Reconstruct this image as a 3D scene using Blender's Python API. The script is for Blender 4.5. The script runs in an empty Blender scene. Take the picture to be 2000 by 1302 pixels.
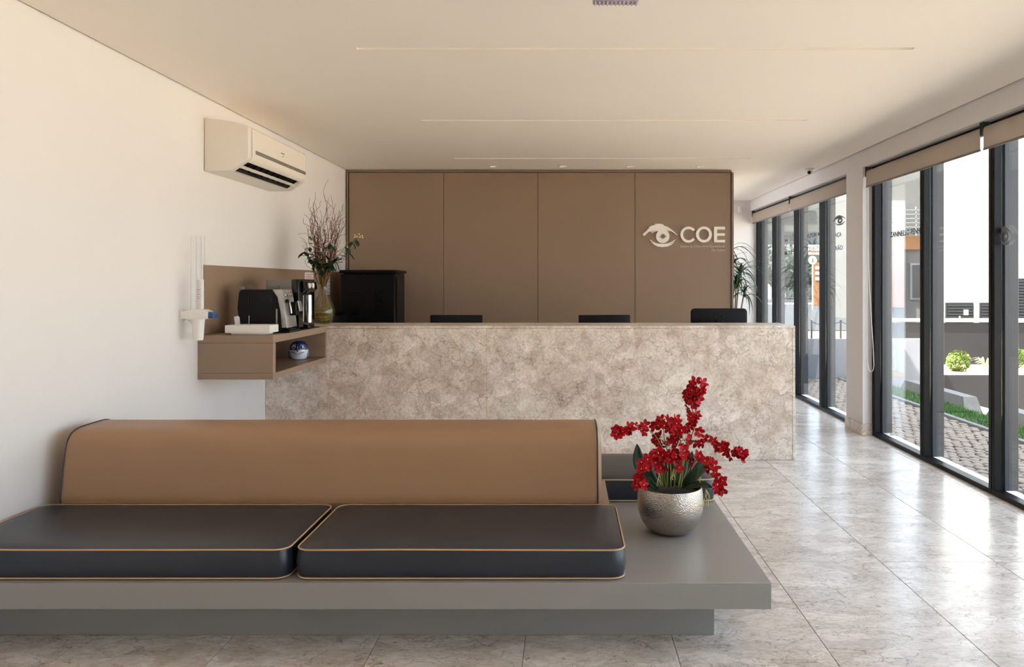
import bpy, bmesh, math, random
from mathutils import Vector, Matrix, noise as mnoise
random.seed(7)
R = math.radians
SC = bpy.context.scene
COL = SC.collection
FPX, CX, CY, EYE = 1500.0, 1105.0, 553.0, 1.45   # focal length in px, vanishing point, eye height

# ------------------------------------------------------------------ camera
cam_d = bpy.data.cameras.new('camera'); cam = bpy.data.objects.new('camera', cam_d); COL.objects.link(cam)
cam_d.sensor_width = 36; cam_d.lens = 36 * FPX / 2000
cam_d.shift_x = -(CX - 1000) / 2000; cam_d.shift_y = -(651 - CY) / 2000
cam_d.clip_start = 0.05; cam_d.clip_end = 500
cam.location = (0, 0, EYE); cam.rotation_euler = (R(90), 0, 0)
SC.camera = cam

# ------------------------------------------------------------------ world, sun, exposure
W = bpy.data.worlds.new('world'); SC.world = W; W.use_nodes = True
wn = W.node_tree.nodes; wl = W.node_tree.links
bg = wn['Background']; sky = wn.new('ShaderNodeTexSky')
sky.sky_type = 'NISHITA'; sky.sun_disc = False; sky.sun_elevation = R(56); sky.sun_rotation = R(250)
sky.air_density = 1.0; sky.dust_density = 2.5; sky.ozone_density = 1.0
mx = wn.new('ShaderNodeMix'); mx.data_type = 'RGBA'; mx.inputs['Factor'].default_value = 0.62
mx.inputs['B'].default_value = (4.1, 4.6, 5.4, 1)
wl.new(sky.outputs[0], mx.inputs['A']); wl.new(mx.outputs['Result'], bg.inputs['Color'])
bg.inputs['Strength'].default_value = 0.39
sun_d = bpy.data.lights.new('sun', 'SUN'); sun_d.energy = 12.5; sun_d.angle = R(0.6); sun_d.color = (1, 0.965, 0.91)
sun = bpy.data.objects.new('sun', sun_d); COL.objects.link(sun)
sun.rotation_euler = Vector((0.50, 0.20, -0.84)).to_track_quat('-Z', 'Y').to_euler()
sun.location = (-6, -3, 9)
SC.view_settings.view_transform = 'Standard'; SC.view_settings.look = 'None'
SC.view_settings.gamma = 1; SC.view_settings.use_curve_mapping = False
SC.view_settings.exposure = 1.45
SC.cycles.use_denoising = True; SC.cycles.max_bounces = 12; SC.cycles.diffuse_bounces = 8
SC.cycles.transparent_max_bounces = 16; SC.cycles.sample_clamp_indirect = 8
for (y0, y1) in ((7.82, 11.8), (-1.8, 7.3)):     # sampling portals in the window openings (give no light of their own)
    pd = bpy.data.lights.new('portal', 'AREA'); pd.shape = 'RECTANGLE'; pd.size = y1 - y0; pd.size_y = 2.5
    pd.cycles.is_portal = True
    po = bpy.data.objects.new('portal', pd); COL.objects.link(po)
    po.location = (3.2, (y0 + y1) / 2, 1.28)
    po.rotation_euler = Matrix(((0, 0, 1), (1, 0, 0), (0, 1, 0))).to_euler()

# ------------------------------------------------------------------ materials
def lin(c):
    f = lambda u: u / 12.92 if u <= 0.04045 else ((u + 0.055) / 1.055) ** 2.4
    return tuple(f(v / 255) for v in c) + (1,)

class NT:
    def __init__(s, name):
        s.m = bpy.data.materials.new(name); s.m.use_nodes = True
        s.t = s.m.node_tree; s.n = s.t.nodes; s.l = s.t.links
        s.b = s.n['Principled BSDF']
    def add(s, typ, **kw):
        nd = s.n.new('ShaderNode' + typ)
        for k, v in kw.items():
            if k[0] == '_': setattr(nd, k[1:], v)
            else: nd.inputs[k.replace('_', ' ')].default_value = v
        return nd
    def link(s, a, b): s.l.new(a, b)
    def ramp(s, fac, stops):
        r = s.n.new('ShaderNodeValToRGB'); e = r.color_ramp.elements
        while len(e) < len(stops): e.new(0.5)
        for k, (p, c) in enumerate(stops): e[k].position = p; e[k].color = c
        s.link(fac, r.inputs[0]); return r.outputs[0]
    def mix(s, fac, a, b, mode='MIX'):
        m = s.n.new('ShaderNodeMix'); m.data_type = 'RGBA'; m.blend_type = mode
        for sock, v in ((m.inputs['Factor'], fac), (m.inputs['A'], a), (m.inputs['B'], b)):
            if hasattr(v, 'links') or hasattr(v, 'is_output'): s.link(v, sock)
            else: sock.default_value = v
        return m.outputs['Result']

def plain(name, rgb, rough=0.5, metal=0.0, var=0.06, scale=9.0, bump=0.0, bscale=120.0, spec=0.5, coat=0.0):
    t = NT(name); c = lin(rgb)
    co = t.add('TexCoord'); nz = t.add('TexNoise', Scale=scale, Detail=4.0)
    t.link(co.outputs['Object'], nz.inputs['Vector'])
    d = tuple(v * (1 - var) for v in c[:3]) + (1,); l = tuple(min(1, v * (1 + var)) for v in c[:3]) + (1,)
    t.link(t.ramp(nz.outputs['Fac'], [(0.3, d), (0.7, l)]), t.b.inputs['Base Color'])
    t.b.inputs['Roughness'].default_value = rough; t.b.inputs['Metallic'].default_value = metal
    t.b.inputs['Specular IOR Level'].default_value = spec
    if coat: t.b.inputs['Coat Weight'].default_value = coat; t.b.inputs['Coat Roughness'].default_value = 0.1
    if bump:
        n2 = t.add('TexNoise', Scale=bscale, Detail=3.0); t.link(co.outputs['Object'], n2.inputs['Vector'])
        bp = t.add('Bump', Strength=bump, Distance=0.002); t.link(n2.outputs['Fac'], bp.inputs['Height'])
        t.link(bp.outputs['Normal'], t.b.inputs['Normal'])
    return t.m

def stone(name, light, mid, brown, rough, randomise, scale=1.0, stretch=(1, 1, 1)):
    t = NT(name)
    geo = t.add('NewGeometry'); mp = t.add('Mapping'); mp.inputs['Scale'].default_value = tuple(scale * q for q in stretch)
    vec = geo.outputs['Position']
    if randomise:
        oi = t.add('ObjectInfo'); m = t.add('VectorMath', _operation='MULTIPLY_ADD')
        cb = t.add('CombineXYZ'); t.link(oi.outputs['Random'], cb.inputs[0]); t.link(oi.outputs['Random'], cb.inputs[1]); t.link(oi.outputs['Random'], cb.inputs[2])
        t.link(cb.outputs[0], m.inputs[0]); m.inputs[1].default_value = (37, 53, 11); t.link(vec, m.inputs[2]); vec = m.outputs[0]
    t.link(vec, mp.inputs['Vector'])
    wob = t.add('TexNoise', Scale=5.0, Detail=6.0, Roughness=0.65); t.link(mp.outputs[0], wob.inputs['Vector'])
    ad = t.add('VectorMath', _operation='MULTIPLY_ADD'); t.link(wob.outputs['Color'], ad.inputs[0]); ad.inputs[1].default_value = (0.15, 0.15, 0.15); t.link(mp.outputs[0], ad.inputs[2])
    n1 = t.add('TexNoise', Scale=1.6, Detail=5.0, Roughness=0.6); t.link(ad.outputs[0], n1.inputs['Vector'])
    n2 = t.add('TexNoise', Scale=9.0, Detail=9.0, Roughness=0.72); t.link(ad.outputs[0], n2.inputs['Vector'])
    n3 = t.add('TexNoise', Scale=46.0, Detail=6.0, Roughness=0.7); t.link(mp.outputs[0], n3.inputs['Vector'])
    L, Mi, B = lin(light), lin(mid), lin(brown)
    c = t.ramp(n2.outputs['Fac'], [(0.30, B), (0.44, Mi), (0.60, L)])
    big = t.ramp(n1.outputs['Fac'], [(0.35, B), (0.62, L)])
    c = t.mix(0.32, c, big)
    fine = t.ramp(n3.outputs['Fac'], [(0.36, (0.62, 0.58, 0.54, 1)), (0.55, (1, 1, 1, 1))])
    c = t.mix(0.5, c, fine, 'MULTIPLY')
    vc = t.add('TexVoronoi', Scale=9.0); t.link(ad.outputs[0], vc.inputs['Vector'])
    sep = t.add('SeparateColor'); t.link(vc.outputs['Color'], sep.inputs[0])
    c = t.mix(0.75, c, t.ramp(sep.outputs[0], [(0.0, (0.80, 0.77, 0.74, 1)), (0.6, (1, 1, 1, 1)), (1.0, (1.12, 1.12, 1.13, 1))]), 'MULTIPLY')
    for (sc_, w, dark, amt) in ((4.2, 0.012, 0.42, 0.9), (11.0, 0.02, 0.36, 0.95), (27.0, 0.04, 0.45, 0.9)):
        v = t.add('TexVoronoi', Scale=sc_, _feature='DISTANCE_TO_EDGE'); t.link(ad.outputs[0], v.inputs['Vector'])
        ed = t.ramp(v.outputs['Distance'], [(0.0, (dark, dark * 0.93, dark * 0.86, 1)), (w, (1, 1, 1, 1))])
        nm = t.add('TexNoise', Scale=3.0 + sc_ * 0.3, Detail=3.0); t.link(mp.outputs[0], nm.inputs['Vector'])
        msk = t.ramp(nm.outputs['Fac'], [(0.44, (0, 0, 0, 1)), (0.60, (amt, amt, amt, 1))])
        c = t.mix(msk, c, t.mix(1.0, c, ed, 'MULTIPLY'))
    t.link(c, t.b.inputs['Base Color'])
    rr = t.add('MapRange'); t.link(n2.outputs['Fac'], rr.inputs[0]); rr.inputs[3].default_value = rough + 0.08; rr.inputs[4].default_value = rough - 0.05
    t.link(rr.outputs[0], t.b.inputs['Roughness'])
    bp = t.add('Bump', Strength=0.06, Distance=0.003); t.link(n2.outputs['Fac'], bp.inputs['Height']); t.link(bp.outputs['Normal'], t.b.inputs['Normal'])
    return t.m

def glass_mat(name, tint=(1, 1, 1), ior=1.45):
    t = NT(name); t.n.remove(t.b)
    tr = t.add('BsdfTransparent', Color=tint + (1,)); gl = t.add('BsdfGlossy', Roughness=0.0)
    fr = t.add('Fresnel', IOR=ior); m = t.add('MixShader')
    ge = t.add('NewGeometry'); mr = t.add('MapRange'); mr.inputs[3].default_value = ior; mr.inputs[4].default_value = 1 / ior
    t.link(ge.outputs['Backfacing'], mr.inputs[0]); t.link(mr.outputs[0], fr.inputs['IOR'])   # same reflectance from both sides of the thin sheet
    t.link(fr.outputs[0], m.inputs[0]); t.link(tr.outputs[0], m.inputs[1]); t.link(gl.outputs[0], m.inputs[2])
    t.link(m.outputs[0], t.n['Material Output'].inputs['Surface'])
    return t.m

M = {}
M['wall'] = plain('white_wall_paint', (230, 226, 224), 0.6, var=0.01, scale=1.5, bump=0.05, bscale=300)
M['ceiling'] = plain('cream_ceiling_paint', (252, 243, 232), 0.7, var=0.01, scale=1.2)
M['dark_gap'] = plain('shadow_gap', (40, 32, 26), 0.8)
M['travertine_front'] = stone('counter_limestone', (250, 240, 229), (228, 211, 195), (186, 159, 135), 0.30, False)
M['tile'] = stone('floor_limestone', (228, 221, 212), (214, 204, 194), (194, 175, 158), 0.22, True, 0.8, (0.8, 1.5, 1))
M['grout'] = plain('grout', (120, 110, 100), 0.8)
M['laminate'] = plain('taupe_laminate', (151, 126, 105), 0.38, var=0.02, scale=2, bump=0.04, bscale=400)
M['laminate_trim'] = plain('taupe_trim', (132, 113, 97), 0.45, var=0.02)
M['seam'] = plain('dark_seam', (52, 38, 28), 0.8)
M['bench'] = plain('grey_lacquer', (140, 137, 133), 0.33, var=0.015, scale=3)
M['leather'] = plain('charcoal_leather', (35, 40, 49), 0.36, var=0.05, scale=4, bump=0.12, bscale=500)
M['tan_leather'] = plain('tan_leather', (156, 120, 88), 0.42, var=0.03, scale=2, bump=0.12, bscale=500)
M['tan_piping'] = plain('tan_piping', (196, 160, 118), 0.5)
M['navy_piping'] = plain('navy_piping', (38, 42, 54), 0.45)
M['frame'] = plain('graphite_aluminium', (21, 20, 21), 0.45, metal=0.0, var=0.03, spec=0.2)
M['fin'] = plain('grey_aluminium_fin', (58, 58, 60), 0.45, metal=0.2, var=0.03)
M['glass'] = glass_mat('window_glass', (0.96, 0.985, 0.975))
M['clear'] = glass_mat('clear_plastic', (0.985, 0.985, 0.985), 1.18)
M['vase_glass'] = glass_mat('vase_glass', (0.95, 0.96, 0.92), 1.45)
M['blind'] = plain('beige_blind_fabric', (200, 188, 176), 0.8, var=0.02, bump=0.2, bscale=900)
_n = M['blind'].node_tree; _tr = _n.nodes.new('ShaderNodeBsdfTranslucent'); _tr.inputs[0].default_value = (0.45, 0.38, 0.32, 1); _mm = _n.nodes.new('ShaderNodeMixShader'); _mm.inputs[0].default_value = 0.3
_n.links.new(_n.nodes['Principled BSDF'].outputs[0], _mm.inputs[1]); _n.links.new(_tr.outputs[0], _mm.inputs[2]); _n.links.new(_mm.outputs[0], _n.nodes['Material Output'].inputs['Surface'])
M['blind_rail'] = plain('blind_rail', (120, 112, 103), 0.5)
M['bracket'] = plain('blind_bracket', (88, 96, 90), 0.4, metal=0.6)
M['white'] = plain('white_plastic', (236, 232, 226), 0.35, var=0.01)
M['ac_white'] = plain('air_conditioner_plastic', (232, 224, 212), 0.35, var=0.01)
M['silver'] = plain('silver_plastic', (176, 174, 170), 0.3, metal=0.7)
M['strip'] = plain('silver_strip', (150, 142, 130), 0.3, metal=0.4)
M['chrome'] = plain('chrome', (225, 222, 216), 0.08, metal=1.0)
M['black'] = plain('black_plastic', (9, 9, 10), 0.42, var=0.1, spec=0.25)
M['black_gloss'] = plain('glossy_black', (10, 10, 11), 0.12, var=0.1)
M['steel'] = plain('brushed_steel_side', (140, 136, 130), 0.35, metal=0.8)
M['blue'] = plain('blue_plastic', (28, 74, 128), 0.35)
M['paper'] = plain('paper', (228, 222, 226), 0.7, var=0.01)
M['ink_red'] = plain('red_ink', (190, 70, 90), 0.7)
M['ink'] = plain('grey_ink', (96, 92, 100), 0.7)
M['letter'] = plain('cream_sign_letter', (255, 249, 238), 0.45, var=0.01)
M['small_letter'] = plain('small_sign_letter', (212, 194, 176), 0.5, var=0.01)
M['decal'] = plain('window_decal', (52, 56, 66), 0.6)
M['decal_pale'] = plain('pale_window_decal', (128, 128, 130), 0.6)
M['lamp'] = NT('downlight_lens').m
_t = M['lamp'].node_tree.nodes['Principled BSDF']; _t.inputs['Emission Color'].default_value = (1, 0.85, 0.65, 1); _t.inputs['Emission Strength'].default_value = 0.25
M['lilac'] = plain('lilac_plastic', (196, 186, 200), 0.4)
M['petal'] = plain('crimson_petal', (164, 4, 22), 0.6, var=0.4, scale=60, spec=0.2)
M['throat'] = plain('orchid_throat', (226, 190, 170), 0.5)
M['orchid_stem'] = plain('olive_stem', (128, 124, 48), 0.5, var=0.15, scale=40)
M['leaf'] = plain('dark_leaf', (26, 52, 26), 0.32, var=0.3, scale=30)
M['leaf2'] = plain('dracaena_leaf', (40, 70, 28), 0.4, var=0.35, scale=12)
M['cane'] = plain('plant_cane', (128, 112, 92), 0.8, var=0.2, scale=50)
M['soil'] = plain('dark_moss_soil', (34, 26, 18), 0.9, var=0.4, scale=60, bump=1, bscale=90)
M['root'] = plain('pale_green_root', (190, 186, 120), 0.6)
M['twig'] = plain('reddish_willow_twig', (112, 62, 38), 0.6, var=0.25, scale=30)
M['vine'] = plain('yellow_vine', (164, 142, 60), 0.6, var=0.25, scale=30)
M['berry'] = plain('cream_berry', (236, 222, 176), 0.5)
M['owl_white'] = plain('glazed_white', (214, 222, 232), 0.12, var=0.05, coat=0.5)
M['owl_blue'] = plain('glazed_cobalt', (38, 42, 108), 0.12, var=0.3, scale=40, coat=0.5)
M['owl_mid'] = plain('glazed_blue_grey', (104, 118, 164), 0.15, var=0.25, scale=60, coat=0.5)
# hammered pot
t = NT('hammered_silver'); t.b.inputs['Metallic'].default_value = 1; t.b.inputs['Roughness'].default_value = 0.24
co = t.add('TexCoord'); vo = t.add('TexVoronoi', Scale=200.0); t.link(co.outputs['Object'], vo.inputs['Vector'])
nz = t.add('TexNoise', Scale=10.0, Detail=4.0); t.link(co.outputs['Object'], nz.inputs['Vector'])
t.link(t.mix(0.6, t.ramp(nz.outputs['Fac'], [(0.35, lin((140, 130, 118))), (0.65, lin((186, 178, 168)))]), t.ramp(vo.outputs['Distance'], [(0.10, lin((48, 40, 34))), (0.35, lin((196, 188, 178)))])), t.b.inputs['Base Color'])
bp = t.add('Bump', Strength=0.55, Distance=0.0025); t.link(vo.outputs['Distance'], bp.inputs['Height']); t.link(bp.outputs['Normal'], t.b.inputs['Normal'])
M['hammered'] = t.m
# exterior
M['cobble'] = plain('paving_stone', (136, 119, 104), 0.8, var=0.12, scale=6, bump=0.5, bscale=60)
M['cobble_bed'] = plain('paving_bed', (100, 88, 76), 0.95, var=0.2, scale=40)
M['concrete'] = plain('concrete', (120, 117, 113), 0.85, var=0.12, scale=8, bump=0.3, bscale=60)
M['sill'] = plain('white_stone_sill', (222, 222, 218), 0.6)
M['grass'] = plain('grass', (62, 108, 30), 0.7, var=0.4, scale=30)
M['lot'] = plain('sunlit_lot', (208, 190, 168), 0.9, var=0.08, scale=1)
M['verge'] = plain('dry_verge', (118, 108, 84), 0.9, var=0.2, scale=2)
M['asphalt'] = plain('asphalt', (46, 48, 50), 0.9, var=0.1, scale=2)
M['ext_grey'] = plain('light_grey_render', (118, 119, 123), 0.8, var=0.04, scale=3)
M['ext_dark'] = plain('charcoal_render', (15, 14, 18), 0.75, var=0.15, scale=3)
M['ext_white'] = plain('white_render', (238, 234, 226), 0.8, var=0.02)
M['straw'] = plain('dry_grass', (180, 166, 124), 0.7, var=0.2, scale=30)
M['shrub'] = plain('box_shrub_leaf', (88, 104, 28), 0.6, var=0.35, scale=30)
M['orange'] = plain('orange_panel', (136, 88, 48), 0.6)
M['pink'] = plain('salmon_render', (120, 76, 64), 0.8)
M['tree'] = plain('tree_leaf', (34, 50, 32), 0.7, var=0.4, scale=3)
M['apartment'] = plain('apartment_render', (90, 88, 84), 0.8, var=0.05, scale=1)
M['block_grey'] = plain('grey_green_render', (76, 80, 72), 0.8, var=0.08, scale=0.3)
M['window_dark'] = plain('dark_window', (30, 34, 38), 0.3)

# ------------------------------------------------------------------ mesh builder
class MB:
    def __init__(s): s.bm = bmesh.new()
    def box(s, x0, x1, y0, y1, z0, z1, bev=0.0, seg=2):
        r = bmesh.ops.create_cube(s.bm, size=1.0); vs = r['verts']
        for v in vs:
            v.co = Vector(((x0 + x1) / 2 + v.co.x * (x1 - x0), (y0 + y1) / 2 + v.co.y * (y1 - y0), (z0 + z1) / 2 + v.co.z * (z1 - z0)))
        if bev:
            es = list({e for v in vs for e in v.link_edges})
            bmesh.ops.bevel(s.bm, geom=es, offset=bev, segments=seg, affect='EDGES', profile=0.5)
        return s
    def prism(s, pts, axis, a0, a1, bev=0.0, seg=2):
        def mk(p, a): return {'x': (a, p[0], p[1]), 'y': (p[0], a, p[1]), 'z': (p[0], p[1], a)}[axis]
        A = [s.bm.verts.new(mk(p, a0)) for p in pts]; B = [s.bm.verts.new(mk(p, a1)) for p in pts]
        n = len(pts); fs = [s.bm.faces.new(A), s.bm.faces.new(B[::-1])]
        for i in range(n): fs.append(s.bm.faces.new((A[i], B[i], B[(i + 1) % n], A[(i + 1) % n])))
        bmesh.ops.recalc_face_normals(s.bm, faces=fs)
        if bev: bmesh.ops.bevel(s.bm, geom=list({e for f in fs[:2] for e in f.edges}), offset=bev, segments=seg, affect='EDGES', profile=0.5)
        return s
    def rings(s, rings, close=True, cap0=True, cap1=True):
        V = [[s.bm.verts.new(p) for p in r] for r in rings]; fs = []
        for a, b in zip(V, V[1:]):
            n = len(a)
            for i in range(n if close else n - 1): fs.append(s.bm.faces.new((a[i], a[(i + 1) % n], b[(i + 1) % n], b[i])))
        if cap0: fs.append(s.bm.faces.new(V[0][::-1]))
        if cap1: fs.append(s.bm.faces.new(V[-1]))
        bmesh.ops.recalc_face_normals(s.bm, faces=fs)
        return s
    def lathe(s, prof, c=(0, 0, 0), seg=32, cap0=True, cap1=True, sx=1, sy=1):
        rs = [[(c[0] + r * sx * math.cos(2 * math.pi * k / seg), c[1] + r * sy * math.sin(2 * math.pi * k / seg), c[2] + z) for k in range(seg)] for r, z in prof]
        return s.rings(rs, True, cap0, cap1)
    def tube(s, pts, r, seg=6, closed=False):
        pts = [Vector(p) for p in pts]; n = len(pts); rs = []
        up = None
        for i, p in enumerate(pts):
            a = pts[(i - 1) % n] if closed or i > 0 else p; b = pts[(i + 1) % n] if closed or i < n - 1 else p
            t = (b - a).normalized() if (b - a).length > 1e-9 else Vector((0, 0, 1))
            if up is None: up = t.orthogonal().normalized()
            up = (up - t * up.dot(t)); up = up.normalized() if up.length > 1e-6 else t.orthogonal().normalized()
            w = t.cross(up); rr = r[i] if isinstance(r, (list, tuple)) else r
            rs.append([p + (up * math.cos(2 * math.pi * k / seg) + w * math.sin(2 * math.pi * k / seg)) * rr for k in range(seg)])
        if closed: rs.append(rs[0]); return s.rings(rs, True, False, False)
        return s.rings(rs)
    def cyl(s, a, b, r, seg=20, r2=None): return s.tube([a, b], [r, r if r2 is None else r2], seg)
    def ball(s, c, rx, ry=None, rz=None, u=14, v=9):
        ry = ry or rx; rz = rz or rx
        r = bmesh.ops.create_uvsphere(s.bm, u_segments=u, v_segments=v, radius=1.0)
        for q in r['verts']: q.co = Vector((c[0] + q.co.x * rx, c[1] + q.co.y * ry, c[2] + q.co.z * rz))
        return s
    def poly(s, pts):
        s.bm.faces.new([s.bm.verts.new(p) for p in pts]); return s
    def mesh(s, name, mat, off=(0, 0, 0), smooth=True, recalc=False):
        me = bpy.data.meshes.new(name)
        if recalc: bmesh.ops.recalc_face_normals(s.bm, faces=s.bm.faces)
        o = Vector(off)
        for v in s.bm.verts: v.co -= o
        s.bm.to_mesh(me); s.bm.free(); me.materials.append(mat if not isinstance(mat, str) else M[mat])
        if smooth: me.shade_smooth(); me.set_sharp_from_angle(angle=R(38))
        return me

def wloc(o):
    v = Vector(o.location)
    while o.parent: o = o.parent; v += Vector(o.location)
    return v
def obj(name, mb, mat, parent=None, loc=None, label=None, smooth=True):
    """mesh object from world coordinates; a child keeps its parent's origin"""
    base = wloc(parent) if parent else Vector(loc or (0, 0, 0))
    me = mb.mesh(name, mat, base, smooth); o = bpy.data.objects.new(name, me); COL.objects.link(o)
    if parent: o.parent = parent
    else: o.location = base
    if label: o['label'] = label
    return o
def thing(name, loc, label, cat, group=None):
    o = bpy.data.objects.new(name, None); COL.objects.link(o); o.location = loc; o.empty_display_size = 0.05
    o['label'] = label; o['category'] = cat
    if group: o['group'] = group
    return o
def tag(o, label=None, cat=None, group=None, kind=None):
    if label: o['label'] = label
    if cat: o['category'] = cat
    if group: o['group'] = group
    if kind: o['kind'] = kind
    return o
def struct(name, mb, mat, parent=None, label=None, cat=None):
    o = obj(name, mb, mat, parent)
    if not parent: tag(o, label, cat, kind='structure')
    return o
def copy_tree(o, parent=None):
    c = o.copy(); COL.objects.link(c)
    if parent: c.parent = parent
    for ch in list(o.children): copy_tree(ch, c)
    return c
def P(px, py, Y): return Vector(((px - CX) * Y / FPX, Y, EYE - (py - CY) * Y / FPX))
def smooth_path(pts, n=6):
    pts = [Vector(p) for p in pts]; out = []
    q = [pts[0] * 2 - pts[1]] + pts + [pts[-1] * 2 - pts[-2]]
    for i in range(1, len(q) - 2):
        for k in range(n):
            t = k / n; a, b, c, d = q[i - 1:i + 3]
            out.append(0.5 * ((2 * b) + (c - a) * t + (2 * a - 5 * b + 4 * c - d) * t * t + (3 * b - a - 3 * c + d) * t ** 3))
    out.append(pts[-1]); return out

XL, XR, ZC, YF, YB = -2.465, 2.84, 2.72, 11.8, -3.5     # room shell
# ------------------------------------------------------------------ structure: floor
floor = struct('floor', MB().box(XL - 0.1, 3.0, YB, YF + 0.1, -0.1, -0.008), 'grout', label='polished beige limestone tile floor', cat='floor')
xs = [0.436 + 0.6015 * k for k in range(-6, 6)]; ys = [4.0 + 1.19 * k for k in range(-7, 8)]
xs = [XL] + [x for x in xs if XL + 0.03 < x < 2.86] + [2.975]; ys = [YB] + [y for y in ys if YB + 0.02 < y < YF - 0.02] + [YF]
tcache = {}
for i in range(len(xs) - 1):
    for j in range(len(ys) - 1):
        w, d = xs[i + 1] - xs[i], ys[j + 1] - ys[j]; key = (round(w, 3), round(d, 3)); g = 0.0012
        if key not in tcache:
            tcache[key] = MB().box(-w / 2 + g, w / 2 - g, -d / 2 + g, d / 2 - g, -0.008, 0.0, 0.0012, 1).mesh('tile', 'tile')
        o = bpy.data.objects.new('tile', tcache[key]); COL.objects.link(o); o.parent = floor
        o.location = ((xs[i] + xs[i + 1]) / 2, (ys[j] + ys[j + 1]) / 2, 0)
# walls
struct('wall_left', MB().box(XL - 0.15, XL, YB, YF + 0.15, -0.1, ZC + 0.12), 'wall', label='long white painted wall on the left', cat='wall')
struct('wall_far', MB().box(1.0, 3.1, YF, YF + 0.15, -0.1, ZC + 0.12), 'wall', label='white end wall behind the leafy plant', cat='wall')
struct('wall_behind_cabinet', MB().box(XL, 1.0, 9.3, 9.42, -0.1, ZC + 0.12), 'wall', label='white partition hidden behind the taupe cabinet', cat='wall')
struct('wall_back', MB().box(XL, 3.1, YB - 0.15, YB, -0.1, ZC + 0.12), 'wall', label='white wall behind the viewer', cat='wall')
wr = MB()
wr.box(XR, 3.1, YB, YF, 2.56, ZC + 0.12)                   # lintel
wr.box(XR, 3.1, 7.345, 7.775, -0.1, 2.56)                  # pillar
wr.box(XR, 3.1, YB, -2.0, -0.1, 2.56)
struct('wall_right', wr, 'wall', label='white window wall with lintel and pillar on the right', cat='wall')
# ceiling with three (four) slots, kept 1 cm off the walls by a shadow gap
cm = MB(); slots = [2.32, 4.16, 5.99, 7.82]; sx0, sx1 = -1.13, 1.885; hw = 0.020; ct = 0.045
yy = [YB]
for sy in slots: yy += [sy - hw, sy + hw]
yy += [YF]
for k in range(0, len(yy), 2): cm.box(XL + 0.012, XR - 0.012, yy[k], yy[k + 1], ZC, ZC + ct)
for sy in slots:
    cm.box(XL + 0.012, sx0, sy - hw, sy + hw, ZC, ZC + ct); cm.box(sx1, XR - 0.012, sy - hw, sy + hw, ZC, ZC + ct)
struct('ceiling', cm, 'ceiling', label='smooth cream ceiling with thin recessed slots', cat='ceiling')
struct('ceiling_slab', MB().box(XL, XR, YB, YF, ZC + ct, ZC + 0.12), 'ceiling', label='slab closing the ceiling slots', cat='ceiling')
gm = MB().box(XL + 0.0005, XL + 0.0115, YB, YF, ZC + 0.006, ZC + ct); gm.box(XR - 0.0115, XR - 0.0005, YB, YF, ZC + 0.006, ZC + ct)  # dark strips fill the edge gaps, their colour stands in for the shade
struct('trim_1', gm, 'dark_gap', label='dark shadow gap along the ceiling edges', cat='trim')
struct('roof', MB().box(XL - 0.4, 3.25, YB - 0.4, YF + 0.5, ZC + 0.13, 4.0), 'ext_white', label='flat roof slab over the room', cat='roof')
# stone skirting round the pillar
sk = MB().box(XR - 0.016, XR, 7.329, 7.775, 0, 0.107, 0.002, 1); sk.box(XR, 2.93, 7.329, 7.345, 0, 0.107, 0.002, 1)
struct('baseboard_right', sk, 'travertine_front', label='stone skirting wrapping the foot of the white pillar', cat='skirting')

# windows
def window(name, ymull, label, y_far, y_near):
    w = thing(name, (2.96, (y_far + y_near) / 2, 0), label, 'window'); w['kind'] = 'structure'
    obj('bottom_rail', MB().box(2.925, 3.0, y_near, y_far, 0.0, 0.035, 0.002, 1), 'frame', w)
    obj('top_rail', MB().box(2.925, 3.0, y_near, y_far, 2.50, 2.56, 0.002, 1), 'frame', w)
    obj('sill', MB().box(3.001, 3.15, y_near, y_far, -0.06, -0.004), 'sill', w)
    for y in ymull:
        m = MB().box(2.925, 2.975, y - 0.036, y + 0.036, 0.035, 2.50, 0.003, 1)
        m.box(2.9215, 2.9255, y - 0.004, y + 0.004, 0.035, 2.5)
        obj('mullion', m, 'frame', w)
        obj('fin', MB().box(2.99, 3.085, y - 0.05, y + 0.036, 0.035, 2.50, 0.003, 1), 'fin', w)
    for a, b in zip(ymull, ymull[1:]):
        lo, hi = min(a, b), max(a, b)
        obj('pane', MB().box(2.978, 2.986, lo - 0.03, hi - 0.032, 0.03, 2.505), 'glass', w, smooth=False)
    return w
window('window_1', [11.76, 10.86, 9.82, 8.83, 7.81], 'far run of floor to ceiling dark framed windows beyond the pillar', YF, 7.775)
window('window_2', [7.305, 6.31, 5.28, 4.25, 3.22, 2.19, 1.16, 0.13, -0.9, -1.96], 'near run of floor to ceiling dark framed windows', 7.345, -2.0)

# ------------------------------------------------------------------ outside
def zlot(x):
    T = [(4.66, -0.06), (5.15, -0.21), (6.06, -0.37), (6.83, -0.57), (9, -0.95), (14, -1.1), (200, -1.1)]
    for (a, za), (b, zb) in zip(T, T[1:]):
        if x <= b: return za + (zb - za) * (x - a) / (b - a)
pav = struct('pavement', MB().box(3.0, 4.3, -3.0, 12.15, -0.3, -0.075), 'cobble_bed', label='beige cobbled pavement just outside the windows', cat='pavement')
rnd = random.Random(3); cob = []
for v in range(10):
    n = 6; pts = []
    for k in range(n):
        a = 2 * math.pi * (k + rnd.uniform(-.2, .2)) / n; r = rnd.uniform(0.85, 1.12)
        c, s_ = math.cos(a), math.sin(a); q = max(abs(c), abs(s_)) ** 0.6
        pts.append((0.0425 * r * c / q, 0.054 * r * s_ / q))
    m = MB(); m.rings([[(x, y, -0.03) for x, y in pts], [(x, y, -0.004) for x, y in pts], [(x * .86, y * .86, 0.0) for x, y in pts]], True, False, True)
    cob.append(m.mesh('cobble', 'cobble'))
spots = []
y = 3.9; row = 0
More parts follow.
